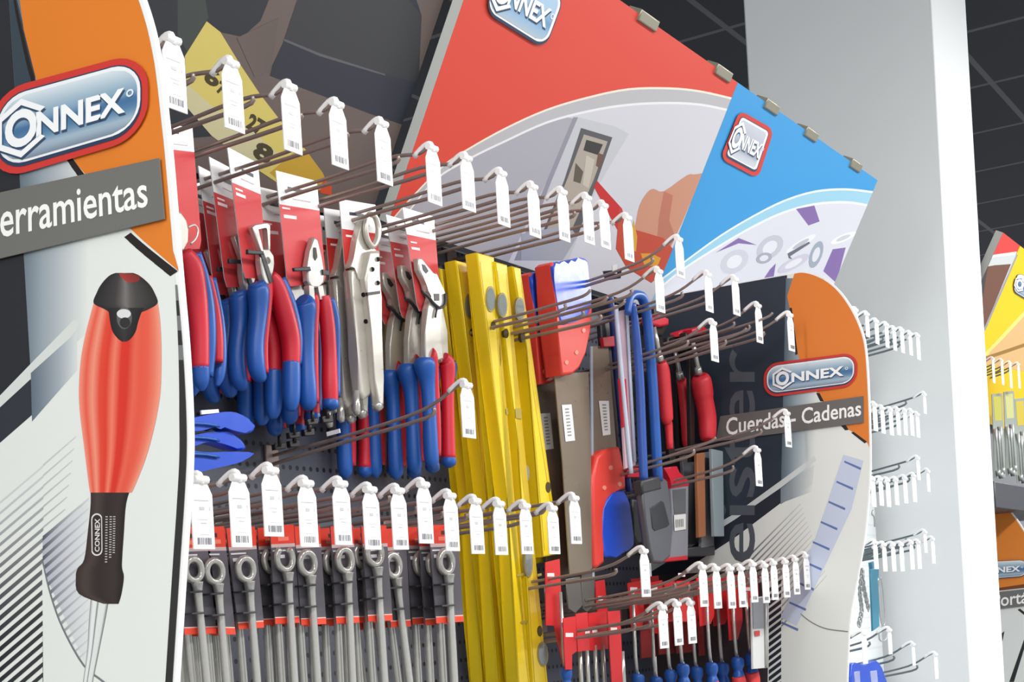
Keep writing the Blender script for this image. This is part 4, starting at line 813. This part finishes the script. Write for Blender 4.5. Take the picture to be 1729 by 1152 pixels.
b = MB(); slab(b, [(1122, 790), (1144, 787), (1147, 800), (1164, 812), (1164, 821), (1134, 825), (1132, 808)], -0.136, 0.012, 0, 0.002); b.build('red_cap', RED, t); b = MB(); slab(b, [(1108, 943), (1162, 938), (1162, 946), (1112, 951)], -0.136, 0.012, 0, 0.002); b.build('red_foot', RED, t)
b = MB(); q = [(1138, 870), (1158, 868), (1158, 894), (1139, 897)]; b.face(pxp(q, -0.1365), 0, (232, 232, 228)); f = quadmap(q)
for k in range(5): b.face(pxp([f(*p) for p in ((0.12 + k * .15, 0.3), (0.19 + k * .15, 0.3), (0.19 + k * .15, 0.8), (0.12 + k * .15, 0.8))], -0.137), 0, (120, 120, 120))
b.build('barcode_label', INK, t, recalc=False)
# dark pile at the back behind blades
t = thing('blade_tray', 'low dark plastic rail under the packed blades', 'rail', onY(1180, 940, -0.1)); b = MB(); slab(b, [(1155, 926), (1208, 920), (1208, 938), (1156, 942)], -0.13, 0.05, 0, 0.003); b.build('rail', DARK, t)
# ------------------------------------------------------------------ red file cards and files
FG = 'files with blue handles on red cards'
def card(lab, pts, Y, red=(206, 44, 48), label=None, grp='red tool cards at the bottom'):
    b = MB(); b.prism(pxp(pts, Y), (0, 0.0014, 0), 0, col=red)
    if label:
        for q in label: decal(b, [(q[0], q[1]), (q[2], q[1]), (q[2], q[3]), (q[0], q[3])], Y, (244, 224, 222))
    o = b.build('tool_card', INK, recalc=False); tag(o, lab, 'card', grp); return o
def file_pack(lab, card_px, Y, shaft, handle, col=(206, 44, 48), label=None, red_low=False, flat=False):
    t = thing('file', lab, 'file', onY(shaft[-1][0], shaft[-1][1], Y), FG)
    b = MB(); b.prism(pxp(card_px, Y + 0.006), (0, 0.0012, 0), 0, col=col)
    for q in label or (): decal(b, [(q[0], q[1]), (q[2], q[1]), (q[2], q[3]), (q[0], q[3])], Y + 0.006, (244, 224, 222))
    b.build('card', INK, t, recalc=False)
    b = MB(); pxtube(b, shaft, Y, n=8, k=0); b.build('blade', STEEL, t)
    u, v = handle
    b = MB(); pxtube(b, [(u - 1, v - 4, 3), (u, v + 2, 4)], Y, n=10, k=0); b.build('ferrule', NICKEL, t)
    b = MB(); pxtube(b, [(u, v, 8), (u, v + 4, 11), (u + 1, v + 14, 10.5), (u + 1.5, v + 21, 7.5), (u + 2, v + 28, 10), (u + 3, v + 42, 12), (u + 4, v + 70, 11)], Y, n=12, k=3); b.build('handle', BLUE, t)
    if red_low: b = MB(); pxtube(b, [(u + 1.5, v + 31, 10.6), (u + 3, v + 42, 12.6), (u + 4, v + 70, 11.5)], Y - 0.001, n=12, k=3); b.build('handle_band', M('file_red', (232, 66, 70), 0.4), t)
    return t
files = [((921, 950), (945, 944), (950, 1056), (962, 1126), (952, 1127), (936, 1057), (922, 1056), 955, 1128, -0.14), ((1060, 985), (1085, 980), (1088, 1040), (1084, 1060), (1066, 1060), None, None, 1077, 1139, -0.13), ((1094, 985), (1118, 980), (1120, 1040), (1112, 1070), (1098, 1070), None, None, 1108, 1144, -0.12),
         ((1122, 984), (1140, 982), (1142, 1030), (1136, 1050), (1126, 1050), None, None, 1132, 1132, -0.17), ((1142, 982), (1164, 980), (1166, 1030), (1160, 1050), (1146, 1050), None, None, 1153, 1122, -0.19), ((1160, 984), (1178, 980), (1180, 1030), (1176, 1060), (1166, 1060), None, None, 1176, 1127, -0.13),
         ((1176, 976), (1206, 972), (1206, 1040), (1200, 1054), (1182, 1058), None, None, 1201, 1120, -0.19), ((1200, 976), (1228, 972), (1230, 1040), (1224, 1054), (1206, 1058), None, None, 1220, 1120, -0.16), ((1225, 974), (1252, 970), (1254, 1050), (1246, 1080), (1232, 1082), None, None, 1245, 1111, -0.2), ((1254, 972), (1280, 968), (1281, 1010), (1276, 1024), (1262, 1026), None, None, 1268, 1104, -0.21)]
for i, fl in enumerate(files):
    cp = [p for p in fl[:7] if p]; u, v, Y = fl[7:]
    file_pack('blue handled file in the bottom right row, ' + ordn(i, 10), cp, Y, [(u - 9, 1000, 3.2), (u - 4, v - 30, 3.2), (u - 1, v, 3)], (u, v), (208, 44, 46), [(cp[0][0] + 3, 968, cp[0][0] + 15, 974)] if i in (0, 4) else [(cp[0][0] + 4, 992, cp[0][0] + 16, 998)], i in (6, 8, 9))
for i, (pts, Y, lb) in enumerate([([(951, 1044), (972, 1041), (974, 1100), (966, 1106), (966, 1131), (955, 1131), (953, 1100)], -0.15, (955, 1069, 968, 1076)), ([(972, 1037), (992, 1034), (996, 1098), (976, 1101)], -0.14, (988, 1064, 996, 1071)), ([(993, 1036), (1024, 1032), (1027, 1096), (996, 1099)], -0.13, (1000, 1064, 1009, 1071)), ([(1026, 1033), (1047, 1031), (1050, 1100), (1052, 1200), (1036, 1200), (1030, 1100)], -0.15, (1031, 1060, 1042, 1067)),
                             ([(1005, 982), (1021, 979), (1026, 1034), (1008, 1034)], -0.10, (1010, 1007, 1018, 1014)), ([(1066, 978), (1112, 972), (1118, 1036), (1070, 1040)], -0.09, None), ([(1118, 982), (1172, 976), (1178, 1008), (1120, 1018)], -0.07, (1150, 988, 1164, 995)), ([(1078, 990), (1118, 984), (1122, 1012), (1082, 1016)], -0.11, (1088, 998, 1100, 1004))]):
    names = ['leftmost red card stepping down beside the tall level', 'red card next to the stepped card', 'wide red card over thin grey shafts', 'tall narrow red strip card reaching the bottom edge', 'red card tucked under the saw toes', 'broad red card under the hacksaw handle', 'wide red card at the back under the grey tool', 'red card hung before the broad red one']
    card(names[i], pts, Y, (214, 46, 50), [lb] if lb else None)
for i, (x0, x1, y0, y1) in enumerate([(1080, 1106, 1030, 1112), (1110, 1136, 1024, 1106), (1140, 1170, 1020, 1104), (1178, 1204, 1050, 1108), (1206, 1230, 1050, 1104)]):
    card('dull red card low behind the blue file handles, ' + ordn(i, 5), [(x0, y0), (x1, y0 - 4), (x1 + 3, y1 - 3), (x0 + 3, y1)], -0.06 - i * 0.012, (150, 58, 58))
SG2 = 'thin steel shafts under the red cards'
for i, (u, w2) in enumerate([(982, 4), (994, 4), (1008, 4), (1021, 4), (1053, 5.5)]):
    b = MB(); pxtube(b, [(u - 4, 1090 if i < 4 else 1100, w2), (u + 2, 1200, w2)], -0.128 if i < 4 else -0.145, n=8, k=0); o = b.build('chisel_shaft', STEEL); tag(o, 'thin steel tool shaft below red cards, ' + ordn(i, 5), 'shaft', SG2)
t = thing('blister_pack', 'white blister pack with red dot at the right end of the files', 'pack', onY(1287, 1132, -0.24))
b = MB(); q = [(1270, 1010), (1298, 1006), (1298, 1128), (1272, 1130)]; b.prism(pxp(q, -0.235), (0, 0.004, 0), 0, 0.0008, col=(226, 228, 228)); decal(b, [(1271, 1012), (1297, 1008), (1297, 1060), (1272, 1062)], -0.235, (150, 152, 160), 0.0012); decal(b, [(1274, 1066), (1283, 1065), (1283, 1074), (1275, 1075)], -0.235, (214, 70, 66), 0.0014); b.build('card', INK, t, recalc=False)
b = MB(); pxtube(b, [(1292, 1004, 3), (1294, 1070, 3), (1295, 1128, 3)], -0.238, n=8, k=0); b.build('shaft', STEEL, t)
# ------------------------------------------------------------------ second bay: small hooks with tags in front of the column
G2 = 'small hooks with white tags before the column'
rows = [('uppermost', [(1444, 520, 36), (1463, 527, 38), (1479, 539, 38), (1496, 545, 38), (1509, 552, 36), (1522, 554, 38), (1536, 560, 36), (1549, 564, 40)]),
        ('second', [(1476, 680, 44), (1489, 686, 42), (1503, 689, 42), (1515, 689, 42), (1527, 691, 40), (1538, 692, 40), (1548, 697, 38), (1560, 663, 32)]),
        ('third', [(1473, 806, 46), (1486, 806, 44), (1498, 808, 44), (1512, 807, 42), (1527, 804, 42), (1542, 800, 44), (1549, 771, 36), (1566, 793, 34)]),
        ('fourth', [(1477, 913, 44), (1492, 917, 44), (1507, 917, 44), (1521, 917, 44), (1538, 914, 44), (1550, 913, 44), (1561, 896, 34), (1574, 908, 40)])]
for rn, rw in rows:
    for i, (u, v, h) in enumerate(rw): hook(u, v, -0.27, f'small hook with tag, {rn} row before the column, {ordn(i, len(rw))}', G2, 0.03, h, wire=M('grey_wire', (112, 124, 128), 0.35, 0.5), rise=0.02, r=0.0022)
for i, (u, v, h) in enumerate([(1458, 1067, 50), (1501, 1061, 40), (1541, 1086, 34), (1579, 1103, 40)]): hook(u, v, -0.27, 'single small hook with tag below the chains, ' + ordn(i, 4), G2, 0.04, h, wire=M('grey_wire'), rise=0.03, r=0.0022)
# hanging hardware of that bay
def chain(lab, pts, Y):
    t = thing('chain', lab, 'chain', onY(pts[-1][0], pts[-1][1], Y), 'thin chains beyond the far panel'); P = bez(pts, 7); b = MB()
    for i in range(len(P) - 1):
        c = onY(P[i][0], P[i][1], Y); r = 0.0055
        ax = Vector((1, 0, 0)) if i % 2 else Vector((0, 1, 0))
        b.tube([c + ax * (r * 0.6 * math.cos(a)) + Vector((0, 0, r * 1.3 * math.sin(a))) for a in [k * math.pi / 5 for k in range(11)]], 0.0014, n=5)
    b.build('links', ZINC, t)
chain('thin steel chain hanging close to the far panel edge', [(1456, 966), (1452, 1000), (1455, 1030), (1450, 1056)], -0.2)
chain('thin steel chain slanting right of the other chain', [(1455, 966), (1460, 1000), (1467, 1030)], -0.2)
b = MB(); slab(b, [(1470, 962), (1484, 958), (1485, 1058), (1474, 1066)], -0.18, 0.004, 0, 0.001); slab(b, [(1472, 950), (1478, 948), (1480, 964), (1474, 966)], -0.178, 0.008, 0, 0.001)
tag(b.build('turquoise_strip', M('turquoise_plastic', (62, 132, 158), 0.35)), 'turquoise flat strip hanging beside the chains', 'strip')
t = thing('cable_loop', 'dim wire loop hanging right of the turquoise strip', 'wire', onY(1490, 1056, -0.18)); b = MB(); pxtube(b, [(1482, 975, 1), (1486, 1040, 1), (1490, 1056, 1), (1494, 1050, 1), (1491, 1000, 1), (1487, 975, 1)], -0.18, n=6); b.build('loop', ZINC, t)
t = thing('s_hook', 'small steel hook hanging beside the turquoise strip', 'hook', onY(1490, 1082, -0.18)); b = MB(); pxtube(b, [(1484, 1068, 1.4), (1485, 1080, 1.4), (1490, 1083, 1.4), (1496, 1079, 1.4), (1497, 1070, 1.4)], -0.18, n=6); b.build('wire_body', ZINC, t)
t = thing('s_hook', 'small steel hook high beside the panel edge, alone', 'hook', onY(1475, 890, -0.2)); b = MB(); pxtube(b, [(1474, 862, 1.4), (1472, 868, 1.4), (1476, 874, 1.4), (1477, 890, 1.4)], -0.2, n=6); b.build('wire_body', ZINC, t)
t = thing('blue_pack', 'blue plastic pack with two pale windows at the bottom edge', 'pack', onY(1462, 1190, -0.22))
b = MB(); slab(b, [p[:2] for p in bez([(1438, 1122), (1446, 1119), (1454, 1123), (1466, 1124), (1474, 1116), (1484, 1118), (1490, 1130), (1497, 1150), (1500, 1190), (1436, 1190)], 2)], -0.22, 0.02, 0, 0.003); b.build('body', ROYAL, t)
b = MB(); slab(b, [(1443, 1135), (1452, 1133), (1453, 1156), (1444, 1157)], -0.2215, 0.003, 0, 0.001); b.build('window', M('pale_window', (160, 170, 218), 0.25), t); b = MB(); slab(b, [(1470, 1134), (1481, 1132), (1483, 1156), (1472, 1157)], -0.2215, 0.003, 0, 0.001); b.build('window', M('pale_window', (160, 170, 218), 0.25), t)

CLIP[:] = []
# ------------------------------------------------------------------ third bay beyond the column
YB = -0.255
hz = onY(1722, 415, YB).z; tl3 = onY(1655, 374, YB)
def header3(lab, xa, xb, rgb):
    t = thing('header_board', lab, 'sign', (0.5 * (xa + xb), YB + 0.2, hz - 0.4), 'leaning picture boards beyond the column')
    hp_ = lambda X, z: Vector((X, YB + (hz - z) * TL, z)); q = [hp_(xa, hz), hp_(xb, hz), hp_(xb, hz - 0.42), hp_(xa, hz - 0.42)]
    b = MB(); b.prism(q, NB * 0.02, 0, col=(150, 150, 146)); b.face([p - NB * 0.0003 for p in q], 0, rgb); b.build('board', INK, t, recalc=False); return t
xm = onY(1722, 415, YB).x
h1 = header3('red topped picture board beyond the column', pr.x + 0.02, xm, (218, 66, 62)); h2 = header3('yellow picture board at the right edge beyond the column', xm + 0.002, xm + 0.8, (232, 196, 30))
hp3 = Plane((0, YB, hz), (0, -1, -TL))
def P3(u, v, e=None): return hp3.at(u, v, E[0] if e is None else e)
CLIP[:] = [(Vector((1, 0, 0)), pr.x + 0.02)]; E[0] = 0.0006; b = MB(); L4 = lambda pts, col: lay(b, pts, col, P3)
L4([(1600, 446), (1655, 437), (1680, 430), (1717, 425), (1700, 465), (1600, 480)], (240, 236, 232)); L4([(1600, 452), (1655, 442), (1680, 434), (1716, 430), (1660, 560), (1600, 560)], (196, 202, 204))
L4([(1600, 470), (1656, 452), (1680, 448), (1707, 446), (1662, 556), (1600, 600)], (112, 76, 62)); L4([(1640, 460), (1668, 450), (1660, 500), (1640, 520)], (66, 64, 66)); L4([(1716, 430), (1719, 430), (1664, 558), (1660, 558)], (150, 150, 154))
b.build('printed_picture', INK, h1, recalc=False)
E[0] = 0.0006; b = MB(); L4([(1664, 595), (1692, 565), (1729, 525), (1800, 480), (1800, 640), (1660, 615)], (236, 214, 120)); L4([(1672, 594), (1696, 570), (1729, 534), (1800, 490), (1800, 640), (1660, 615)], (214, 176, 122))
L4([(1664, 602), (1700, 590), (1729, 580), (1800, 556), (1800, 562), (1729, 586), (1700, 596), (1664, 608)], (150, 116, 58)); b.build('printed_picture', INK, h2, recalc=False)
b = MB(); E[0] = 0.002; emblem(b, [(1716, 456), (1768, 480), (1756, 524), (1707, 494)], P3, 1.25, red=False, rad=0.25); b.build('emblem', GLOSS, h2, label='small steel blue emblem badge', recalc=False)
for i, (u, v, h) in enumerate([(1676, 604, 40), (1691, 607, 40), (1705, 611, 42), (1719, 613, 40)]): hook(u, v, -0.17, 'small hook with white tag beyond the column, ' + ordn(i, 4), 'small hooks beyond the column', 0.03, h, wire=M('grey_wire'), rise=0.02, r=0.0024)
BP = 'packs of bolts beyond the column'
for i, (u, v) in enumerate([(1684, 666), (1704, 662), (1722, 674)]):
    Y = -0.14; t = thing('hardware_pack', f'clear pack of steel bolts with yellow green label beyond the column, {["left one", "middle one", "right one"][i]}', 'pack', onY(u + 6, v + 150, Y), BP)
    b = MB(); slab(b, [(u - 9, v), (u + 8, v - 2), (u + 14, v + 140), (u - 4, v + 142)], Y + 0.006, 0.002, 0, col=(138, 146, 140)); decal(b, [(u - 7, v + 4), (u + 6, v + 3), (u + 8, v + 44), (u - 4, v + 45)], Y + 0.006, [(168, 166, 74), (176, 178, 120), (180, 164, 62)][i]); b.build('label_card', INK, t, recalc=False)
    for k, (a, c) in enumerate(((-4, 58), (4, 54), (1, 62))):
        b = MB(); pxtube(b, [(u + a, v + c, 3.5), (u + a + 3, v + c + 24, 1.8), (u + a + 6, v + c + 76, 1.8)], Y, n=8, k=0); pxtube(b, [(u + a + 5, v + c + 70, 4), (u + a + 6, v + c + 80, 4)], Y, n=6, k=0); b.build('bolt', ZINC, t)
a0 = onY(1676, 812, -0.2); a1 = onY(1760, 806, -0.2)
b = MB(); b.box((pr.x + 0.01, -0.2, a0.z - 0.07), (a1.x + 0.4, -0.002, a0.z), 0, 0.003); tag(b.build('shelf_rail', M('dark_rail', (60, 62, 68), 0.5), org=(a0.x, -0.1, a0.z - 0.07)), 'dark shelf rail below the bolt packs beyond the column', 'shelf')
X3 = 4.25; e3 = bez([(1640, 846), (1676, 848), (1690, 851), (1704, 860), (1717, 876), (1730, 896), (1750, 930), (1776, 985), (1796, 1060), (1798, 1160), (1790, 1240)], 3)
t = make_panel(X3, e3, 1.1, 'orange topped end panel beyond the column, mostly cut by the frame')
ln3 = Plane((X3, 0, 0), (-1, 0, 0)); E[0] = 0.0006
def P4(u, v, e=None): return ln3.at(u, v, E[0] if e is None else e)
b = MB(); i3 = [(u - 1.5, v + 2) for u, v in e3]
L5 = lambda pts, col: lay(b, pts, col, P4)
L5(i3 + [(1640, 1240)], (222, 226, 224)); L5([p for p in i3 if p[1] < 1000] + [(1772, 982), (1640, 1000)], (224, 132, 52)); L5([(1640, 995), (1686, 993), (1774, 980), (1776, 988), (1640, 1003)], (120, 66, 36))
L5([(1718, 1030), (1722, 1028), (1770, 1064), (1770, 1072)], (40, 40, 42)); L5([(1729, 1080), (1733, 1084), (1712, 1152), (1704, 1152)], (40, 42, 46)); L5([(1691, 1070), (1696, 1066), (1693, 1082), (1689, 1084)], (50, 50, 54)); b.build('printed_face', INK, t, recalc=False)
b = MB(); E[0] = 0.004; emblem(b, [(1640, 947), (1737, 943), (1737, 976), (1640, 984)], P4, 2.6, red=False); b.build('emblem', GLOSS, t, label='steel blue capsule emblem', recalc=False)
b = MB(); b.prism([P4(u, v, 0.004) for u, v in ((1630, 1006), (1784, 989), (1786, 1017), (1630, 1036))], (0.001, 0, 0), 0, col=(112, 112, 110)); E[0] = 0.0055; text_on(b, 'Portátiles', [(1677, 1004), (1778, 992), (1779, 1013), (1677, 1026)], P4, (246, 246, 244), 0.012); b.build('caption_strip', INK, t, label='grey strip with white Spanish wording', recalc=False)
